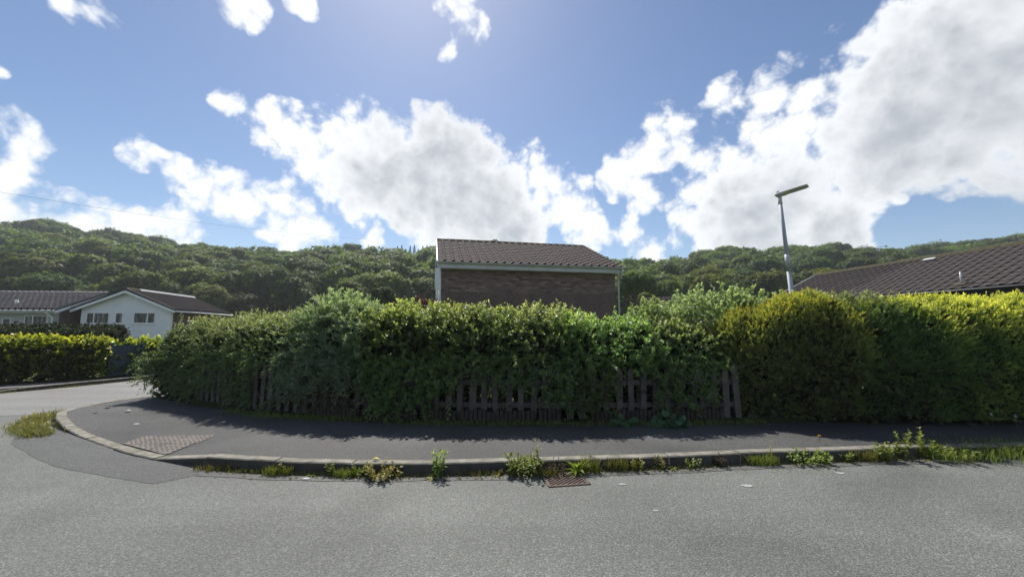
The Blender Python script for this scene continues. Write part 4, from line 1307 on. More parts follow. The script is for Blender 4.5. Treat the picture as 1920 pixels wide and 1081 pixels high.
# ------------------------------------------------------------------ hedges across the side road
def block_hedge(name, label, pts, h, D, m, seed, dens, npl, L, ll, lw, tipc, ends=(.3, .3), z0=.1, cat='hedge', simple=True, lump=.1, band=.7, rnd=.5, up=.6):
    path = Path(pts); t = thing(name, label, cat)
    hf = (lambda s: np.full_like(np.asarray(s, float), h)) if not callable(h) else h
    n = int(path.len * (2 * (hf(0) if callable(h) else h) + D) * dens)
    o, nm, s, q, lm, rg = hedge_points(path, 0, path.len, n, hf, D, z0, 0, qa=.001, qb=.999, seed=seed, ends=ends, lump=lump, p=.75)
    tipf = tipc * smooth(band, 1.0, o[:, 2] / hf(s) + (lm - .5) * .35) * rg.uniform(.4, 1.1, len(o))  # young leaf colour by height; on the laurel it also paints the sunlit top
    foliage('foliage', t, m, o, nm, rg, npl, L, ll, lw, .95, up, rnd, .15, tipfun=tipf, simple=simple)
    o2, nm2, s2, q2, lm2, rg2 = hedge_points(path, 0, path.len, n // 3, hf, D, z0, 0, qa=.001, qb=.999, seed=seed + 9, inset=.15, ends=ends, lump=lump, p=.45)
    foliage('inner_foliage', t, m, o2, nm2, rg2, npl, L, ll * 1.4, lw * 1.5, .95, up, .8, .15, simple=simple)
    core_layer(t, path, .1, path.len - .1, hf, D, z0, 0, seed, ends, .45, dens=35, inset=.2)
    trunk_bits('stem', t, path, .1, path.len - .1, max(3, int(path.len * 1.5)), D, 1.0, seed)
    return t


block_hedge('laurel_hedge', 'bright yellow-green hedge along the far pavement left of the blue gate', [(-20, 7.7), (-16.5, 9.6), (-13.9, 11.1), (-12.95, 12.1), (-12.5, 12.75)], 1.28, 1.0, LM['laurel'], 51, 75, 11, .2, .085, .026, 1.1, ends=(0, .25), band=.36)
block_hedge('laurel_hedge', 'short stretch of yellow-green hedge right of the blue gate', [(-12.42, 12.98), (-11.9, 15), (-11.4, 17.5)], 1.22, .9, LM['laurel'], 52, 65, 11, .2, .085, .026, 1.1, ends=(.25, 0), band=.36)
block_hedge('clipped_hedge', 'dark clipped hedge with rounded end behind the yellow-green hedge, taller back row', [(-26, 16.6), (-21, 16.6), (-16.6, 16.6)], 1.82, 1.3, LM['yew'], 53, 75, 10, .1, .06, .017, .55, ends=(0, .5), lump=.05, band=.88)
block_hedge('clipped_hedge', 'dark clipped hedge behind the yellow-green hedge, lower front row', [(-26, 14.9), (-21, 14.9), (-15.1, 14.9)], 1.62, 1.0, LM['yew'], 54, 75, 10, .1, .06, .017, .6, ends=(0, .5), lump=.05, band=.88)

# blue gate between the two
M_blue = mat('blue_paint', (.026, .045, .068), .5, .4, var=.15)


def gate():
    t = thing('garden_gate', 'dark blue boarded garden gate between the yellow-green hedges', 'gate', (-12.62, 12.8, .1), R(66))
    for k in range(6): MB().box(k * .115, 0, .05, k * .115 + .108, .02, 1.0).build('board', M_blue, t)
    MB().box(0, .021, .25, .69, .05, .33).build('rail', M_blue, t); MB().box(0, .021, .9, .69, .05, .96).build('rail', M_blue, t)
    MB().box(-.1, -.02, 0, -.01, .07, 1.06).build('post', M_blue, t); MB().box(.7, -.02, 0, .79, .07, 1.06).build('post', M_blue, t)


gate()
# ------------------------------------------------------------------ picket fence and log edging
M_picket = mat('weathered_wood', (.13, .12, .108), .9, .15, color2=(.085, .078, .07), vscale=5, bump=.5, bscale=35)
M_log = mat('log_wood', (.075, .06, .048), .9, .15, color2=(.045, .038, .032), vscale=6, bump=.4, bscale=40)


def fence():
    t = thing('picket_fence', 'weathered wooden picket fence half buried under the mixed hedge', 'fence')
    rg = random.Random(12)
    s0, s1 = HP.near(-6.45), HP.near(3.7); n = 54
    prof = [(-.05, 0), (.05, 0), (.05, .8), (.0, .87), (-.05, .8)]
    for k in range(n):
        s = s0 + (s1 - s0) * k / (n - 1); c = HP.at([s])[0]; tn = HP.tan([s])[0]; nn = np.array([tn[1], -tn[0]])
        w = rg.uniform(.86, 1.1); hh = rg.uniform(.93, 1.06)
        a = math.atan2(tn[1], tn[0])
        M = Matrix.Translation((c[0] + nn[0] * .06, c[1] + nn[1] * .06, .12)) @ Matrix.Rotation(a, 4, 'Z') @ Matrix.Rotation(R(rg.choice((0, 0, 0, 1, -1)) * rg.uniform(.5, 3.5) + (7 if k == 49 else 0)), 4, 'Y')
        M = M @ Matrix(((1, 0, 0, 0), (0, 0, -1, 0), (0, 1, 0, 0), (0, 0, 0, 1)))
        MB().prism([(x * w, y * hh) for x, y in prof], -.011, .011, M).build('picket', M_picket, t)
    for z in (.36, .72):
        st = np.linspace(s0, s1, 14)
        for a, b in zip(st[:-1], st[1:]):
            p, q = HP.at([a])[0], HP.at([b])[0]; d = q - p; L = np.hypot(*d)
            M = Matrix.Translation((p[0], p[1], z)) @ Matrix.Rotation(math.atan2(d[1], d[0]), 4, 'Z')
            MB().box(.003, -.035, -.04, L - .003, .03, .04, M).build('rail', M_picket, t)
    for k in range(8):
        s = s0 + (s1 - s0) * (k + .02) / 7.1; c = HP.at([s])[0]; tn = HP.tan([s])[0]
        M = Matrix.Translation((c[0], c[1], 0)) @ Matrix.Rotation(math.atan2(tn[1], tn[0]), 4, 'Z') @ Matrix.Translation((0, .09, 0))
        MB().box(-.04, -.04, 0, .04, .04, .92, M).build('post', M_picket, t)


fence()


def log_edging():
    t = thing('log_edging', 'low edging of upright wooden logs at the foot of the picket fence', 'edging')
    rg = random.Random(4)
    # two runs, one broken by plants
    for xa, xb in ((-3.3, .75), (1.35, 3.35)):
        s, e = HP.near(xa), HP.near(xb)
        while s < e:
            if rg.random() > .06:
                c = HP.at([s])[0]; tn = HP.tan([s])[0]; nn = np.array([tn[1], -tn[0]]); p = c + nn * .16
                h = rg.uniform(.27, .33); r = .033
                MB().tube([(p[0], p[1], .08), (p[0] + rg.uniform(-.006, .006), p[1] + rg.uniform(-.006, .006), h)], r, 8).build('log', M_log, t)
            s += .069


log_edging()


# ------------------------------------------------------------------ small plants
def blades(n, rad, hmin, hmax, w, rg, lean=.5, rx=None, ry=None):
    """grass blades rooted in a disc (or ellipse): three-joint strips. returns verts, quads"""
    a = rg.uniform(0, 6.283, n); r = np.sqrt(rg.random(n))
    bx = np.cos(a) * r * (rx or rad); by = np.sin(a) * r * (ry or rad)
    return blade_strips(np.stack([bx, by, np.zeros(n)], -1), hmin, hmax, w, rg, lean)


def blade_strips(base, hmin, hmax, w, rg, lean=.5):
    n = len(base)
    h = rg.uniform(hmin, hmax, n); az = rg.uniform(0, 6.283, n); ln = rg.uniform(.1, 1, n) * lean
    dx, dy = np.cos(az), np.sin(az); f = rg.uniform(0, 6.283, n); sx, sy = np.cos(f), np.sin(f)
    V = []
    for t, ww in ((0, 1), (.4, .9), (.75, .6), (1, .08)):
        o = (ln * h * t * t); z = h * t * (1 - .25 * ln * t)
        c = base + np.stack([dx * o, dy * o, z], -1)
        k = np.stack([sx, sy, 0 * sx], -1) * (w * ww)
        V += [c - k, c + k]
    v = np.stack(V, 1).reshape(-1, 3)
    q = np.array([[0, 1, 3, 2], [2, 3, 5, 4], [4, 5, 7, 6]])
    f_ = ((np.arange(n) * 8)[:, None, None] + q[None]).reshape(-1, 4)
    return v, f_


def attr_blades(n, k, rg, tipw=.5):
    t = np.repeat(rg.random(n), k)
    tip = np.tile(np.linspace(0, 1, k // 2).repeat(2), n) * tipw * np.repeat(rg.random(n), k)
    return {'tint': t, 'tip': tip}


def grass_tuft(name, label, x, y, z, n, rad, h, seed, m='grass', cat='grass tuft', lean=.7, w=.0035, group=None, rx=None, ry=None):
    rg = np.random.default_rng(seed); n = int(n * 1.5); h *= 1.25
    v, f = blades(n, rad, h * .45, h, w, rg, lean, rx, ry)
    o = link(name, np_mesh(name, v, f, LM[m], attr_blades(n, 8, rg)), None, (x, y, z))
    return tag(o, label, cat, group)


def weed(name, label, x, y, z, nst, h, spread, ll, lw, seed, m='weed', tipc=.5, npl=14, alpha=1.1, lean=.35, group=None, cat='weed', flower=None):
    t = thing(name, label, cat, (x, y, z), 0, group)
    h *= 1.15; ll *= 1.2; lw *= 1.25; nst = int(nst * 1.3)
    rg = np.random.default_rng(seed)
    a = rg.uniform(0, 6.283, nst); r = np.sqrt(rg.random(nst)) * spread
    o = np.stack([np.cos(a) * r, np.sin(a) * r * .6, np.full(nst, -.01)], -1)
    d = unit(np.stack([np.cos(a) * lean * rg.random(nst), np.sin(a) * lean * rg.random(nst), np.ones(nst)], -1) + rg.normal(0, .08, (nst, 3)))
    L = h * rg.uniform(.5, 1.05, nst)
    v, f, k, tt = shoots_to_leaves(o, d, L, npl, ll, lw, alpha, .1, 0, False, .3, .3, .8, rg)
    tint = rg.random(nst * npl); tip = np.clip(tt * tipc * rg.uniform(.4, 1.2, nst * npl), 0, 1)
    link('leaves', np_mesh('leaves', v, f, LM[m], {'tint': np.repeat(tint, k), 'tip': np.repeat(tip, k)}), t)
    v, f = stems_mesh(o, d, L, .1, .0028)
    link('stem', np_mesh('stem', v, f, M_twig), t)
    return t


def rosette(name, label, x, y, z, n, L, w, seed, m='weed', up=.7, group=None, cat='weed', tipc=.3):
    rg = np.random.default_rng(seed)
    a = np.arange(n) * 2.4 + rg.normal(0, .2, n); el = rg.uniform(.15, up, n)
    d = np.stack([np.cos(a) * np.cos(el), np.sin(a) * np.cos(el), np.sin(el)], -1)
    nm = np.stack([-np.cos(a) * .4, -np.sin(a) * .4, np.ones(n)], -1)
    v, f, k = leaves(np.zeros((n, 3)) + rg.normal(0, .008, (n, 3)) * [1, 1, 0], d, nm, L * rg.uniform(.6, 1.1, n), w * rg.uniform(.8, 1.2, n), .3, .35)
    o = link(name, np_mesh(name, v, f, LM[m], {'tint': np.repeat(rg.random(n), k), 'tip': np.repeat(rg.random(n) * tipc, k)}), None, (x, y, z))
    return tag(o, label, cat, group)


G_W = 'weeds growing in the gutter along the kerb'
def kerb_y(x): return float(np.interp(x, [k[0] for k in KERB[13:]], [k[1] for k in KERB[13:]]))


# left to right along the gutter
grass_tuft('grass_tuft', 'low grass at the foot of the lowered kerb stone, leftmost in the gutter', -3.3, kerb_y(-3.3) - .05, .004, 90, .16, .07, 101, 'dry_grass', group=G_W, rx=.26, ry=.05)
grass_tuft('grass_tuft', 'thin flattened yellow grass in the gutter between the two leftmost tufts', -2.9, kerb_y(-2.9) - .05, .004, 70, .2, .045, 102, 'dry_grass', group=G_W, rx=.25, ry=.045)
grass_tuft('grass_tuft', 'rounded green grass tuft against the kerb below the single kerb-top sprig', -2.55, kerb_y(-2.55) - .06, .004, 170, .12, .09, 103, 'grass', group=G_W, rx=.17, ry=.06)
weed('weed', 'single sprig leaning over the top of the kerb', -2.52, kerb_y(-2.52) - .02, .02, 2, .19, .02, .028, .008, 104, 'weed_yellow', npl=9, group=G_W)
rosette('weed_rosette', 'small leaf rosette next to a pale stone in the gutter', -2.16, kerb_y(-2.16) - .06, .005, 12, .07, .012, 105, group=G_W)
weed('weed', 'small upright weed right of the pale stone', -1.98, kerb_y(-1.98) - .04, .004, 4, .12, .05, .035, .01, 106, npl=9, group=G_W)
grass_tuft('grass_tuft', 'green clump left of the bushy brownish weed', -1.78, kerb_y(-1.78) - .06, .004, 160, .1, .085, 107, 'grass', group=G_W, rx=.14, ry=.06)
weed('weed', 'leafy green weed leaning on the bushy brownish weed', -1.66, kerb_y(-1.66) - .05, .004, 7, .13, .07, .032, .01, 108, npl=9, group=G_W)
weed('weed', 'bushy brownish weed spilling from the gutter onto the kerb', -1.37, kerb_y(-1.37) - .07, .004, 26, .16, .16, .04, .013, 109, 'weed_yellow', npl=9, group=G_W, lean=.9)
weed('weed', 'tall narrow weed standing alone against the kerb', -.8, kerb_y(-.8) - .05, .004, 6, .27, .04, .05, .014, 110, 'weed', npl=13, group=G_W, lean=.25)
rosette('weed_rosette', 'flat yellow-green leaves at the foot of the tall lone weed', -.86, kerb_y(-.86) - .12, .005, 11, .08, .014, 111, 'weed_yellow', group=G_W, up=.4)
grass_tuft('grass_tuft', 'scattered short grass between the lone weed and the big leafy one', -.38, kerb_y(-.38) - .05, .004, 60, .15, .055, 112, 'dry_grass', group=G_W, rx=.22, ry=.045)
rosette('weed_rosette', 'spiky leaf rosette left of the big leafy weed', -.16, kerb_y(-.16) - .07, .005, 14, .1, .011, 113, 'weed_yellow', up=1.1, group=G_W)
weed('weed', 'big leafy weed climbing over the kerb left of the drain grate', .14, kerb_y(.14) - .08, .004, 20, .24, .15, .05, .014, 114, 'weed', npl=12, group=G_W, lean=.6)
weed('weed', 'tall stalk with whorls of leaves rising above the kerb', .3, kerb_y(.3) - .04, .02, 3, .34, .04, .04, .012, 115, 'weed', npl=16, group=G_W, lean=.15)
grass_tuft('grass_tuft', 'spreading grass at the left side of the drain grate', .36, kerb_y(.36) - .14, .006, 70, .1, .1, 116, 'dry_grass', lean=1.2, group=G_W, rx=.14, ry=.06)
weed('withered_weed', 'withered brown weed on the back edge of the drain grate', .5, kerb_y(.5) - .1, .006, 10, .17, .08, .035, .008, 117, 'brown', npl=9, group=G_W, lean=.7)
rosette('weed_rosette', 'bright upright strap leaves on the right of the drain grate', .72, kerb_y(.72) - .09, .012, 34, .2, .013, 118, 'weed', up=1.35, group=G_W, tipc=.8)
grass_tuft('grass_tuft', 'grass among the strap leaves beside the drain grate', .84, kerb_y(.84) - .08, .006, 90, .1, .17, 119, 'grass', group=G_W, rx=.13, ry=.06)
grass_tuft('grass_tuft', 'thin upright grass right of the drain grate', 1.2, kerb_y(1.2) - .05, .004, 90, .1, .14, 120, 'dry_grass', lean=.5, group=G_W, rx=.17, ry=.04)
weed('weed', 'yellowish small weed right of the thin upright grass', 1.42, kerb_y(1.42) - .05, .004, 8, .13, .06, .03, .01, 121, 'weed_yellow', npl=9, group=G_W)
weed('weed', 'upright small weed third right of the drain grate', 1.68, kerb_y(1.68) - .04, .004, 6, .15, .05, .032, .009, 122, 'weed_yellow', npl=10, group=G_W)
rosette('weed_rosette', 'flat leaves at the foot of the upright small weed', 1.8, kerb_y(1.8) - .08, .005, 12, .09, .012, 123, 'weed', group=G_W)
weed('weed', 'low leafy weed left of the reddish one', 2.05, kerb_y(2.05) - .05, .004, 8, .11, .08, .03, .009, 124, 'weed', npl=9, group=G_W)
weed('weed', 'reddish spiky weed in the middle of the right-hand gutter', 2.4, kerb_y(2.4) - .05, .004, 9, .14, .07, .03, .007, 125, 'brown', npl=11, group=G_W)
grass_tuft('grass_tuft', 'wide grass tuft under the tall thin stalk', 2.92, kerb_y(2.92) - .06, .004, 160, .1, .12, 126, 'grass', group=G_W, rx=.2, ry=.06)
weed('weed', 'tall thin reddish stalk above the kerb', 3.06, kerb_y(3.06) - .03, .01, 2, .27, .02, .025, .006, 127, 'weed_yellow', npl=20, group=G_W, lean=.1)
weed('weed', 'bushy green weed covering the kerb face right of the tall thin stalk', 3.5, kerb_y(3.5) - .07, .004, 20, .17, .19, .042, .013, 128, 'weed', npl=10, group=G_W, lean=.7)
weed('weed', 'small upright weed between two bushy ones', 3.98, kerb_y(3.98) - .05, .004, 6, .14, .05, .035, .01, 129, 'weed', npl=10, group=G_W)
grass_tuft('grass_tuft', 'grass clump next to the yellow dandelion', 4.25, kerb_y(4.25) - .05, .004, 130, .1, .13, 130, 'dry_grass', group=G_W, rx=.18, ry=.06)
weed('weed', 'leafy weed at the sunlit end of the kerb', 4.5, kerb_y(4.5) - .03, .01, 10, .2, .12, .045, .014, 131, 'weed', npl=12, group=G_W)
weed('weed', 'tall stalk with toothed leaves, left one of the pair at the end of the kerb', 4.78, kerb_y(4.78) - .02, .02, 5, .33, .06, .05, .015, 132, 'weed', npl=14, group=G_W, lean=.2)
weed('weed', 'tall stalk with toothed leaves, right one of the pair at the end of the kerb', 5.1, kerb_y(5.1) - .02, .02, 5, .34, .05, .05, .015, 133, 'weed', npl=14, group=G_W, lean=.2)
weed('weed', 'sprawling bright weed where the shade of the conifers begins', 5.4, kerb_y(5.4) - .1, .01, 22, .17, .22, .05, .014, 134, 'weed', npl=10, group=G_W, lean=1.0)


def dandelion(x, y, z, h, label, seed, clock=False):
    t = thing('dandelion', label, 'flower', (x, y, z))
    MB().tube([(0, 0, 0), (.01, 0, h * .5), (.004, 0, h)], .0025, 5).build('stem', M_twig, t)
    rg = np.random.default_rng(seed)
    n = 40; a = np.arange(n) * 2.4; el = np.linspace(.1, 1.4, n) if not clock else np.linspace(-1.3, 1.5, n)
    d = np.stack([np.cos(a) * np.cos(el), np.sin(a) * np.cos(el), np.sin(el)], -1)
    v, f, k = leaves(np.tile([.004, 0, h], (n, 1)), d, np.tile([0, 0, 1.], (n, 1)) + d * .1 + .01, .024, .0035, .1, .1)
    m = mat('dandelion_petal', (.75, .45, .02), .6, .2) if not clock else mat('seed_head', (.6, .6, .55), .9, .1)
    link('flower_head', np_mesh('flower_head', v, f, m), t)


dandelion(3.95, 5.32, z_pave(3.95, 5.32), .09, 'yellow dandelion flower on the pavement just behind the kerb', 1)
dandelion(6.55, 5.62, .1, .32, 'pale dandelion seed head standing in the shaded verge, left one of two', 2, True)
dandelion(6.85, 5.6, .1, .3, 'pale dandelion seed head standing in the shaded verge, right one of two', 3, True)


def strip_grass(name, label, pts, z, n, hmin, hmax, wid, seed, m, w=.0035, zf=None, lean=.7):
    rg = np.random.default_rng(seed); p = Path(pts); s = rg.uniform(0, p.len, n); c = p.at(s); t = p.tan(s); nn = np.stack([-t[:, 1], t[:, 0]], -1)
    u = rg.normal(0, .4, n) * wid; keep = rg.random(n) < (.25 + vnoise(s * 1.7, u * 2, seed)); c = c + nn * u[:, None]
    base = np.concatenate([c, np.full((n, 1), z)], 1)[keep]
    v, f = blade_strips(base, hmin, hmax, w, rg, lean)
    o = link(name, np_mesh(name, v, f, LM[m], attr_blades(len(base), 8, rg))); o['kind'] = 'stuff'; o['label'] = label
    return o


strip_grass('verge_grass', 'shaded rough grass hiding the kerb along the right-hand verge', [(5.0, 5.15), (6.2, 5.25), (8, 5.36), (14, 5.7), (20, 6.0)], .03, 24000, .04, .17, .42, 201, 'grass')
strip_grass('verge_grass', 'thin moss and grass along the foot of the hedge', [(-5.2, 7.45), (-4.3, 7.0), (-3.0, 6.75), (-1.4, 6.45), (0, 6.38), (1.45, 6.36), (2.8, 6.42), (4.0, 6.48)], .12, 5500, .015, .07, .24, 202, 'grass', .003)
strip_grass('verge_grass', 'thin grass along the far kerb of the side road', [(-12.95, 9.95), (-12.5, 10.75), (-12.1, 11.9), (-11.85, 13.1), (-11.5, 15.5)], 0, 900, .02, .07, .07, 203, 'dry_grass', .006)
strip_grass('kerb_moss', 'fine grass and moss in the joint of road and kerb', [(-3.4, 4.72), (-2.3, 4.53), (-1.5, 4.48), (-.7, 4.49), (0, 4.56), (1.45, 4.69), (2.8, 4.86), (4.1, 4.99), (5.0, 5.08)], .004, 4200, .008, .045, .04, 204, 'dry_grass', .003)


def litter_strip(name, label, pts, z, n, wid, size, m, seed):
    """dead leaves and grit: small flat flakes"""
    rg = np.random.default_rng(seed); p = Path(pts); s = rg.uniform(0, p.len, n); c = p.at(s); t = p.tan(s); nn = np.stack([-t[:, 1], t[:, 0]], -1)
    c = c + nn * (rg.normal(0, .4, n) * wid)[:, None]
    keep = rg.random(n) < .15 + vnoise(s * 2.1, s * 0, seed); c = c[keep]; n = len(c)
    a = rg.uniform(0, 6.28, n); d = np.stack([np.cos(a), np.sin(a), rg.normal(0, .15, n)], -1)
    sz = size * rg.uniform(.3, 1.2, n)
    v, f, k = leaves(np.concatenate([c, np.full((n, 1), z)], 1) + [0, 0, .004], d, np.tile([0, 0, 1.], (n, 1)) + rg.normal(0, .3, (n, 3)), sz, sz * rg.uniform(.2, .5, n), .2, .1)
    o = link(name, np_mesh(name, v, f, LM[m], {'tint': np.repeat(rg.random(n), k), 'tip': np.repeat(rg.random(n) * .4, k)})); o['kind'] = 'stuff'; o['label'] = label


litter_strip('gutter_litter', 'dead leaves and grit gathered in the gutter', [(-3.4, 4.66), (-2.3, 4.48), (-1.5, 4.43), (-.7, 4.44), (0, 4.51), (1.45, 4.64), (2.8, 4.81), (4.1, 4.94), (6.0, 5.1)], .006, 1100, .1, .035, 'dry_grass', 301)
litter_strip('gutter_litter', 'dead brown leaves scattered along the gutter and kerb', [(-3.4, 4.66), (-2.3, 4.48), (-.7, 4.44), (1.45, 4.64), (4.1, 4.94), (6.0, 5.1)], .006, 500, .2, .03, 'brown', 302)
litter_strip('hedge_litter', 'dead leaves lying along the foot of the hedge', [(-6.2, 8.0), (-4.3, 7.05), (-3.0, 6.72), (-1.4, 6.42), (0, 6.35), (1.45, 6.33), (2.8, 6.4), (4.0, 6.44), (7, 6.4)], .125, 1500, .3, .04, 'brown', 303)


def corner_grass():
    rg = np.random.default_rng(66)
    n = 2000
    p = Path([(-7.0, 6.15), (-7.5, 6.4), (-8.0, 6.8), (-8.35, 7.3), (-8.5, 7.7)]); s = rg.uniform(0, p.len, n); c = p.at(s) + rg.normal(0, .1, (n, 2))
    inside = np.array([True] * n)
    base = np.concatenate([c, np.full((n, 1), .0)], 1)
    v, f = blade_strips(base, .03, .15, .0045, rg, 1.6)
    o = link('grass_clump', np_mesh('grass_clump', v, f, LM['dry_grass'], attr_blades(n, 8, rg, .8)))
    tag(o, 'tussock of yellowing grass overgrowing the kerb at the street corner', 'grass clump')


corner_grass()
weed('weed', 'low yellowish weed in the corner grass, nearest the raised kerb stone', -7.55, 6.55, .004, 14, .12, .16, .04, .012, 140, 'weed_yellow', npl=9, lean=.9)
weed('weed', 'leafy weed at the back of the corner grass', -8.3, 7.15, .004, 12, .14, .16, .045, .013, 141, 'weed_yellow', npl=9, lean=.8)
litter_strip('corner_litter', 'dead leaves round the corner grass', [(-6.7, 5.95), (-7.5, 6.3), (-8.1, 6.75), (-8.5, 7.4)], .006, 260, .16, .04, 'dry_grass', 304)


def hosta(x, y, z, R_, n, seed, label):
    t = thing('broad_leaved_plant', label, 'plant', (x, y, z), 0, 'broad-leaved plants at the foot of the fence')
    rg = np.random.default_rng(seed)
    for k in range(n):
        u = unit(rg.normal(0, 1, (1, 3)) * [1, .8, .5])[0]; u[2] = abs(u[2]); u[1] = -abs(u[1]) if rg.random() < .7 else u[1]
        p = u * R_ * np.array([1, .7, .75]) * rg.uniform(.7, 1)
        d = np.array([u[0], u[1] - .3, -.25]) + rg.normal(0, .25, 3); nmv = np.array([u[0] * .3, -.55, .8])
        # round leaf: fan of eight
        d /= np.linalg.norm(d); sdv = np.cross(d, nmv); sdv /= np.linalg.norm(sdv); up = np.cross(sdv, d)
        r = rg.uniform(.045, .07); v = [p + d * r * .15 - up * .012]
        for a in np.linspace(0, 2 * np.pi, 10, endpoint=False):
            rr = r * (1 - .35 * (math.cos(a) < -.9)); v.append(p + d * (math.cos(a) * rr) + sdv * (math.sin(a) * rr) - up * .02 * math.cos(a) ** 2)
        f = [(0, i + 1, (i + 1) % 10 + 1) for i in range(10)]
        link('leaf', np_mesh('leaf', np.array(v), np.array(f), LM['hosta'], {'tint': np.full(11, rg.random()), 'tip': np.zeros(11)}, smooth=True), t)
    v, f = stems_mesh(np.zeros((14, 3)), rg.normal(0, .5, (14, 3)) + [0, -.2, 1.], np.full(14, R_ * .7), .2, .006)
    link('stem', np_mesh('stem', v, f, LM['hosta'], {'tint': np.zeros(len(v)), 'tip': np.zeros(len(v))}), t)


hosta(2.42, 6.34, .12, .3, 46, 5, 'larger clump of broad round leaves at the foot of the picket fence')
hosta(1.72, 6.34, .1, .22, 28, 6, 'smaller clump of broad leaves left of the larger one')

# a few fallen things
M_pale = mat('pale_stone', (.5, .49, .46), .9, .2, var=.1)


def pebble(x, y, z, r, label, m=M_pale, flat=.35, seed=0, name='stone', cat='stone'):
    bm = bmesh.new(); bmesh.ops.create_icosphere(bm, subdivisions=2, radius=1)
    rg = random.Random(seed)
    for v in bm.verts: v.co = Vector((v.co.x * r * 1.5, v.co.y * r, v.co.z * r * flat)) * rg.uniform(.88, 1.1)
    me = bpy.data.meshes.new(name); bm.to_mesh(me); bm.free(); me.materials.append(m)
    return tag(link(name, me, None, (x, y, z + r * flat * .4)), label, cat)


pebble(-2.17, 4.4, .004, .028, 'pale flat stone lying in the gutter', seed=1)
pebble(-7.05, 7.55, z_pave(-7.05, 7.55), .03, 'pale scrap lying on the pavement near the corner shrub', seed=2, flat=.2, name='litter', cat='litter')
pebble(-6.15, 6.75, z_pave(-6.15, 6.75), .03, 'pale scrap lying on the pavement above the tactile slabs', seed=3, flat=.15, name='litter', cat='litter')
M_spot = mat('pale_spot', (.3, .3, .285), .9, .2, var=.1)
for k, (x, y, r, lb) in enumerate(((2.37, 4.22, .045, 'larger pale spot on the road right of the drain grate'), (3.6, 4.58, .035, 'pale spot on the road below the bushy green weed'),
                                   (1.12, 4.26, .03, 'small pale spot on the road just right of the drain grate'), (1.25, 3.66, .02, 'small pale spot nearest the camera on the road'))):
    o = sheet('road_spot', [(x + r * 1.3 * math.cos(a) * (1 + .2 * math.sin(3 * a + k)), y + r * .8 * math.sin(a)) for a in np.linspace(0, 6.283, 14, endpoint=False)], .0045, M_spot, kind=None)
    tag(o, lb, 'road spot')


def fallen_leaf(x, y, z, s, rot, col, label):
    v, f, k = leaves(np.zeros((1, 3)), np.array([[math.cos(rot), math.sin(rot), .05]]), np.array([[0, 0, 1.]]), s, s * .3, .5, .1)
    m = mat('fallen_leaf_surface', col, .7, .3)
    tag(link('fallen_leaf', np_mesh('fallen_leaf', v, f, m), None, (x, y, z + .006)), label, 'leaf')


fallen_leaf(-1.56, 4.63, .13, .09, .1, (.5, .42, .05), 'yellow leaf lying on top of the kerb')
fallen_leaf(-7.7, 7.75, z_pave(-7.7, 7.75), .12, .3, (.12, .05, .035), 'brown leaf on the pavement at the street corner')
fallen_leaf(-7.4, 7.3, z_pave(-7.4, 7.3), .1, 2.3, (.2, .08, .05), 'reddish leaf on the pavement near the corner grass')
o = MB().tube([(5.05, 4.98, .012), (5.2, 4.95, .015), (5.34, 4.9, .01)], [.009, .011, .008], 6).build('stick', mat('bare_wood', (.42, .37, .28), .9, .2, var=.15))
tag(o, 'pale broken stick lying at the edge of the road below the sprawling weed', 'stick')


# ------------------------------------------------------------------ lamp post
M_galv = mat('galvanised_steel', (.42, .45, .49), .6, .35, color2=(.34, .37, .41), vscale=2.5)
M_lamp = mat('lamp_grey_paint', (.62, .63, .65), .55, .4, var=.08)
M_label = mat('white_label', (.5, .51, .55), .5, .4)


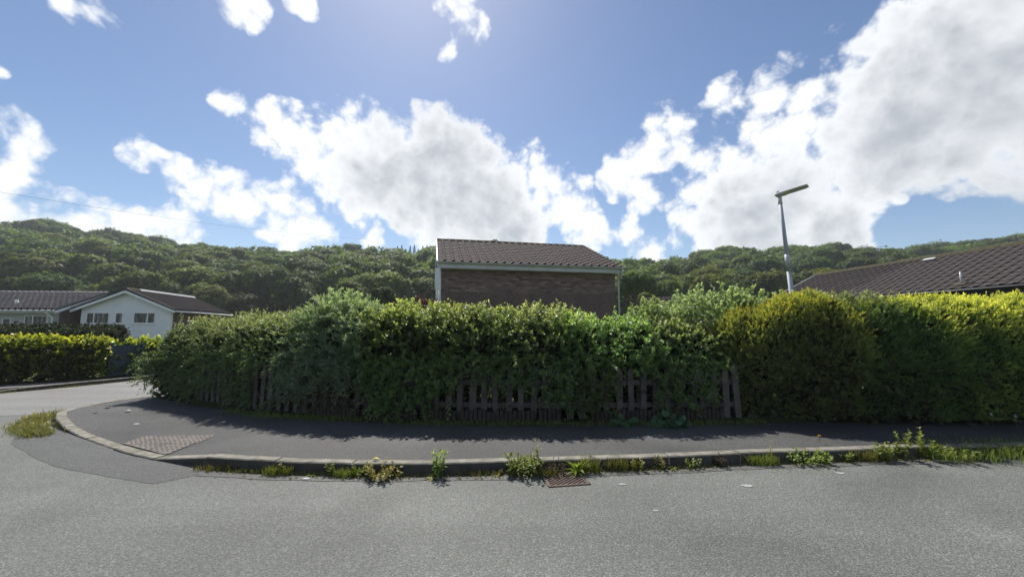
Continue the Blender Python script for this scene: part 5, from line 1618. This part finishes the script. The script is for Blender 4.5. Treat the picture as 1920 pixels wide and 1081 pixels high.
def lamp_post():
    base = Vector((7.85, 11.0, .1)); top = Vector((7.585, 11.0, 5.36))
    t = thing('lamp_post', 'grey steel lamp post with flat angled head behind the conifer hedge', 'lamp post', base)
    ax = (top - base); L = ax.length; M = ax.to_track_quat('Z', 'Y').to_matrix().to_4x4()
    P = lambda x, y, z: M @ Vector((x, y, z))
    MB().tube([P(0, 0, 0), P(0, 0, 1.7)], .07, 14).build('base_section', M_galv, t, smooth=True)
    MB().tube([P(0, 0, 1.7), P(0, 0, 1.76), P(0, 0, 3.1)], [.07, .064, .058], 14).build('pole', M_galv, t, smooth=True)
    MB().tube([P(0, 0, 3.1), P(0, 0, L - .2)], [.057, .042], 14).build('upper_pole', M_galv, t, smooth=True)
    MB().tube([P(0, 0, 3.23), P(0, 0, 3.58)], [.061, .06], 14).build('label_band', M_label, t, smooth=True)
    MB().tube([P(0, 0, 3.41), P(0, 0, 3.425)], .0625, 14).build('strap', M_lamp, t, smooth=True)
    MB().tube([P(0, 0, L - .24), P(0, 0, L - .02)], .05, 14).build('collar', M_lamp, t, smooth=True)
    MB().tube([P(-.1, 0, L - .2), P(-.05, 0, L - .2)], .018, 8).build('bolt', M_lamp, t)
    # lantern: long flat wedge reaching right and towards the road, tilted up
    yaw, tl = R(-45), R(8)
    H = Matrix.Translation(M @ Vector((0, 0, L))) @ Matrix.Rotation(yaw, 4, 'Z') @ Matrix.Rotation(-tl, 4, 'Y')
    sec = [(-.1, .025, .05, .1), (-.04, .0, .07, .14), (.1, .0, .072, .155), (.22, .015, .06, .16), (.45, .02, .055, .16), (.68, .022, .048, .15)]
    v, f = [], []
    for x, zb, zt, w in sec:
        c = min(.02, (zt - zb) / 3)
        for (y, z) in ((-w + c, zb), (w - c, zb), (w, zb + c), (w, zt - c), (w - c * 2, zt), (-w + c * 2, zt), (-w, zt - c), (-w, zb + c)): v.append(H @ Vector((x, y, z)))
    for i in range(len(sec) - 1):
        for k in range(8): f.append((i * 8 + k, i * 8 + (k + 1) % 8, i * 8 + 8 + (k + 1) % 8, i * 8 + 8 + k))
    f += [tuple(range(8)), tuple((len(sec) - 1) * 8 + k for k in reversed(range(8)))]
    mb = MB(); mb.v, mb.f = v, f
    hd = mb.build('lantern', M_lamp, t)
    MB().box(.26, -.13, .008, .63, .13, .018, H).build('lens', mat('lamp_lens', (.6, .61, .62), .25, .5), hd)
    MB().tube([H @ Vector((-.02, 0, .08)), H @ Vector((-.02, 0, .15)), H @ Vector((-.02, 0, .165))], [.045, .04, .015], 10).build('photocell', M_lamp, hd, smooth=True)


lamp_post()

pa, pb = Vector((-24.0, 18.0, 8.0)), Vector((-14.4, 40.0, 10.83))
n = 30; pts = []
for k in range(n + 1):
    q = k / n; p = pa.lerp(pb, q); p.z -= 4 * .35 * q * (1 - q); pts.append(p)
tag(MB().tube(pts, .0055, 5).build('overhead_cable', M_darktrim), 'thin overhead cable crossing the sky above the left houses', 'cable')
# ------------------------------------------------------------------ wooded hill
SKY = [(-900, 380), (-400, 400), (0, 415), (60, 411), (90, 420), (130, 436), (170, 433), (230, 440), (280, 450), (340, 458), (400, 461), (480, 464), (550, 468), (620, 463), (700, 462), (812, 462),
       (870, 458), (925, 452), (960, 470), (1100, 480), (1165, 482), (1240, 490), (1300, 479), (1350, 470), (1400, 465), (1450, 462), (1500, 460), (1600, 462), (1700, 468), (1790, 459), (1920, 446), (2300, 420), (2800, 400)]
YR, Y0 = 165.0, 64.0


def ridge_z(tx):
    """height of the wood's skyline at the ridge, by bearing (x over y)"""
    px = 960 + 750 * np.asarray(tx, float)
    return (620 - np.interp(px, [s[0] for s in SKY], [s[1] for s in SKY])) / 750 * YR + 1.55


TREE_H = 9.0


def hill_z(x, y):
    y = np.maximum(np.asarray(y, float), 1); tx = np.asarray(x, float) / y
    t = np.clip((y - Y0) / (YR - Y0), 0, 1.0)
    z = (ridge_z(tx) - TREE_H) * (t ** .92)
    z = z - np.maximum(y - YR, 0) * .12
    return np.where(y < Y0, -.5 - (Y0 - y) * .05, z) + 1.2 * (vnoise(np.asarray(x) * .06, y * .06, 4) - .5) * np.clip((y - Y0) / 15, 0, 1)


def hill():
    nt, ny = 160, 60
    tx = np.linspace(-2.4, 2.4, nt); yy = np.linspace(Y0 - 3, 330, ny)
    T, Y = np.meshgrid(tx, yy, indexing='ij'); X = T * Y
    v = np.stack([X, Y, hill_z(X, Y)], -1).reshape(-1, 3)
    i, j = np.meshgrid(np.arange(nt - 1), np.arange(ny - 1), indexing='ij'); a = (i * ny + j).ravel()
    o = link('hill', np_mesh('hill', v, np.stack([a, a + ny, a + ny + 1, a + 1], -1), M_hill, smooth=True)); o['kind'] = 'structure'


hill()


def crown_arrays(seed, n, rx, rz, size, lobes=14, gap=.0, open_=0.0, simple=False, zc=.62):
    """leaf clumps on the lobes of a broad crown; base at z=0, height 1*H later"""
    rg = np.random.default_rng(seed)
    C, Rr = [], []
    for k in range(lobes):
        a = k * 2.4 + rg.uniform(-.4, .4); e = rg.uniform(-.25, 1.0)
        rad = rg.uniform(.3, .86)
        C.append((math.cos(a) * rx * rad * math.cos(e * .9), math.sin(a) * rx * rad * math.cos(e * .9), rz * math.sin(e) * .75)); Rr.append(rg.uniform(.17, .38) * rx)
    C.append((0, 0, rz * .3)); Rr.append(rx * .6)
    C, Rr = np.array(C), np.array(Rr)
    w = Rr ** 2; idx = rg.choice(len(C), n, p=w / w.sum())
    u = unit(rg.normal(0, 1, (n, 3)))
    p = C[idx] + u * (Rr[idx] * (1.08 - rg.exponential(.16, n) + rg.normal(0, .09, n)))[:, None] * (1 + .35 * (vnoise(u[:, 0] * 3 + idx, u[:, 2] * 3 + u[:, 1] * 3, seed) - .5))[:, None] * np.array([1, 1, .85])
    # drop what lies deep inside other lobes
    D = np.linalg.norm((p[:, None] - C[None]) / np.array([1, 1, .85]), axis=2) / Rr[None]
    keep = (D < .66).sum(1) == 0
    p, u = p[keep], u[keep]
    nm = unit(u + np.array([0, 0, .55]) + rg.normal(0, .35, u.shape))
    d = np.cross(nm, rg.normal(0, 1, u.shape))
    v, f, k = leaves(p - unit(d) * size * .5, d, nm, size * rg.uniform(.5, 1.6, len(p)), size * .42 * rg.uniform(.6, 1.3, len(p)), .15, .2, simple)
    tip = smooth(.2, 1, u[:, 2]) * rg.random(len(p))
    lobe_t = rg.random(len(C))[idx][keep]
    return v, f, k, {'tint': np.repeat(np.clip(lobe_t * .6 + rg.random(len(p)) * .5, 0, 1), k), 'tip': np.repeat(tip * .8, k)}


def trunk_mesh(name, H, r, rx, seed):
    rg = random.Random(seed); mb = MB()
    mb.tube([(0, 0, -1.5), (rg.uniform(-.2, .2), rg.uniform(-.2, .2), H * .4), (rg.uniform(-.4, .4), rg.uniform(-.4, .4), H * .85)], [r, r * .7, r * .25], 7)
    for k in range(7):
        a = k * 2.4 + rg.random(); z = H * rg.uniform(.28, .55)
        e = Vector((math.cos(a) * rx * .7, math.sin(a) * rx * .7, H * rg.uniform(.6, .9)))
        b = Vector((0, 0, z)); mb.tube([b, b.lerp(e, .5) + Vector((0, 0, .3)), e], [r * .4, r * .25, r * .08], 5, cap=False)
    return mb.mesh(name, M_bark)


# kinds of tree, each a crown and a trunk mesh shared by its copies
KINDS = []
for k in range(8):
    H = (9.5, 8.5, 10.5, 9, 8, 10, 9, 11)[k]; rx = (4.0, 3.6, 3.9, 4.5, 3.4, 4.2, 3.2, 3.9)[k]; rz = rx * (.8, .9, 1.0, .7, .95, .85, 1.15, .95)[k]
    v, f, kk, at = crown_arrays(300 + k, 8200, rx, rz, .46, lobes=20 + 3 * (k % 4))
    v = v + np.array([0, 0, H - rz * 1.02])
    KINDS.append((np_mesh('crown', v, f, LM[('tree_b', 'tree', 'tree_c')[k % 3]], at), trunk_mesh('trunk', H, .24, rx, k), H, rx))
# open, thin-crowned tree for the skyline
OPEN = []
for k in range(3):
    v, f, kk, at = crown_arrays(340 + k, 1300, 4.2, 2.8, .5, lobes=9)
    v = v + np.array([0, 0, 7.2]); OPEN.append((np_mesh('crown', v, f, LM['tree'], at), trunk_mesh('trunk', 9.5, .24, 4.2, 60 + k), 10, 4.2))


def pine_arrays(seed, H, r):
    rg = np.random.default_rng(seed); n = 1500
    z = rg.random(n) ** .8; a = rg.uniform(0, 6.283, n); rr = r * (1 - z) * (.55 + .45 * np.abs(np.sin(z * 34 + rg.normal(0, .3, n)))) * np.sqrt(rg.random(n)) ** .5
    p = np.stack([np.cos(a) * rr, np.sin(a) * rr, H * (.12 + .9 * z)], -1)
    d = np.stack([np.cos(a), np.sin(a), -.25 + 0 * a], -1) + rg.normal(0, .3, (n, 3))
    v, f, k = leaves(p, d, np.tile([0, 0, 1.], (n, 1)) + rg.normal(0, .3, (n, 3)), .55, .1, .1, .3)
    return v, f, k, {'tint': np.repeat(rg.random(n), k), 'tip': np.repeat(rg.random(n) * .6, k)}


PINES = []
for k in range(3):
    v, f, kk, at = pine_arrays(360 + k, (10, 12, 9)[k], (1.9, 2.1, 1.7)[k])
    PINES.append((np_mesh('crown', v, f, LM['pine'], at), trunk_mesh('trunk', 9, .16, .8, 80 + k), 10, 2))


def tree(kind, x, y, z, s, rot, label, group, name='broadleaf_tree', cat='tree'):
    t = thing(name, label, cat, (x, y, z), rot, group); t.scale = (s * random.uniform(.9, 1.12), s * random.uniform(.9, 1.12), s)
    link('crown', kind[0], t); link('trunk', kind[1], t)
    return t


# single trees that stand out
def px_tree(kind, px, topy, Y, s, label, name='broadleaf_tree', group=None, cat='tree'):
    """px, topy: where the top shows on the photograph; Y: distance"""
    x = (px - 960) / 750 * Y; zt = (620 - topy) / 750 * Y + 1.55
    return tree(kind, x, Y, zt - kind[2] * s, s, random.uniform(0, 6.28), label, group, name, cat)


px_tree(KINDS[3], 92, 512, 60, .8, 'rounded bright tree behind the ridge of the grey bungalow')
px_tree(KINDS[0], 30, 520, 64, .75, 'broad tree at the left edge above the grey bungalow roof')
px_tree(KINDS[5], 215, 517, 66, .75, 'spreading tree just above the gable of the white house')
px_tree(KINDS[2], 395, 530, 62, .75, 'dark rounded tree behind the eaves of the white house')
px_tree(KINDS[6], 715, 532, 34, .36, 'small bushy tree left of the brick house', group=None)
px_tree(KINDS[4], 655, 522, 52, .62, 'dark tree above the purple shrub, two left of the brick house')
px_tree(KINDS[1], 1188, 505, 44, .62, 'rounded tree touching the right gutter of the brick house')
px_tree(KINDS[7], 1250, 520, 52, .62, 'light green tree behind the ivy mound')
px_tree(KINDS[4], 1212, 545, 30, .26, 'small pale tree beside the pinkish garage')
px_tree(KINDS[5], 1330, 512, 56, .7, 'broad light green tree behind the big ivy mound')
px_tree(KINDS[2], 1565, 500, 60, .7, 'tree just above the far end of the long tiled roof')
px_tree(OPEN[0], 68, 405, 163, 1.0, 'thin-crowned tree sticking out of the skyline at the far left', 'open_crowned_tree')
px_tree(OPEN[1], 100, 414, 166, 1.0, 'thin-crowned tree leaning right on the skyline at the far left', 'open_crowned_tree')
px_tree(KINDS[5], 925, 446, 166, .9, 'tree top showing above the ridge of the brick house')
for k, (px, py) in enumerate(((1722, 458), (1738, 456), (1752, 460), (1768, 452), (1784, 452), (1800, 453))):
    px_tree(OPEN[k % 3], px, py, 164 + k % 2, .72, 'sparse see-through tree on the skyline above the long tiled roof', 'open_crowned_tree', group='sparse trees on the right skyline')
for k in range(8):
    px_tree(PINES[k % 3], 1832 + k * 13, 455 - k * 1.9 + (k % 3) * 2, 150 + (k % 3) * 3, .55, 'small dark conifer on the skyline at the right edge', 'pine_tree', group='conifers on the right skyline')
for k in range(9):
    px_tree(PINES[k % 3], 742 + k * 8, 459 + (k % 3) * 2, 165 + k % 2 * 2, .42, 'dark conifer on the skyline just left of the brick house', 'pine_tree', group='conifers on the middle skyline')

# the wood itself: crowns on a jittered grid up the slope
rg = np.random.default_rng(99)
cand = []
y = Y0 + 3
while y < YR + 5:
    st = 4.9 + (y - Y0) * .014
    for x in np.arange(-1.5 * y, 1.5 * y, st * 1.08):
        xx, yy = x + rg.uniform(-.42, .42) * st, y + rg.uniform(-.42, .42) * st
        cand.append((xx, yy, rg.uniform(.66, 1.3)))
    y += st
vis, rest = [], []
for xx, yy, s in cand:
    px = 960 + 750 * xx / yy
    if -40 < px < 800 or 1175 < px < 1960: vis.append((s / yy * (1 if yy < 150 else 1.6), xx, yy, s))
    else: rest.append((xx, yy, s))
vis.sort(reverse=True)
for _, xx, yy, s in vis[:288]:
    k = KINDS[int(rg.integers(len(KINDS)))]; px = 960 + 750 * xx / yy
    side = 'left of the brick house' if px < 960 else 'right of the brick house'
    band = 'near the foot' if yy < 92 else 'half-way up the slope' if yy < 145 else 'along the skyline'
    z = float(hill_z(xx, yy))
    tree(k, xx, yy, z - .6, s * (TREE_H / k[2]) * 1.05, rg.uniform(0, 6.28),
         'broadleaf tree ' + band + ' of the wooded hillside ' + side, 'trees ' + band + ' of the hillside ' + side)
rest += [(a, b, c) for _, a, b, c in vis[288:]]
print('wood: individuals', min(288, len(vis)), 'rest', len(rest))
P = []
protos = [crown_arrays(400 + k, 600, 4.0, 3.4, .95, lobes=18, simple=True) for k in range(5)]
for xx, yy, s in rest:
    v, f, k, at = protos[int(rg.integers(5))]; a = rg.uniform(0, 6.28); c, sn = math.cos(a), math.sin(a)
    q = v @ np.array([[c, sn, 0], [-sn, c, 0], [0, 0, 1]]) * s + np.array([xx, yy, float(hill_z(xx, yy)) + (TREE_H - 4.0) * s])
    P.append((q, f, at))
v, f, at = cat_meshes(P)
o = link('woodland', np_mesh('woodland', v, f, LM['tree'], at)); tag(o, 'rest of the dense broadleaf wood over the hillside', kind='stuff')
print('tris', sum(len(m.polygons) * (1 if len(m.polygons) and m.polygons[0].loop_total == 3 else 2) for m in bpy.data.meshes))

# ------------------------------------------------------------------ thin summer haze in the valley air
hz = bpy.data.materials.new('haze'); hz.use_nodes = True
nt = hz.node_tree; nt.nodes.clear()
vo = nt.nodes.new('ShaderNodeVolumePrincipled'); ou = nt.nodes.new('ShaderNodeOutputMaterial')
vo.inputs['Color'].default_value = (.86, .93, 1, 1); vo.inputs['Density'].default_value = .00045; vo.inputs['Anisotropy'].default_value = .3
nt.links.new(vo.outputs[0], ou.inputs['Volume'])
o = MB().box(-900, -60, -25, 900, 420, 75).build('haze', hz); o['kind'] = 'stuff'
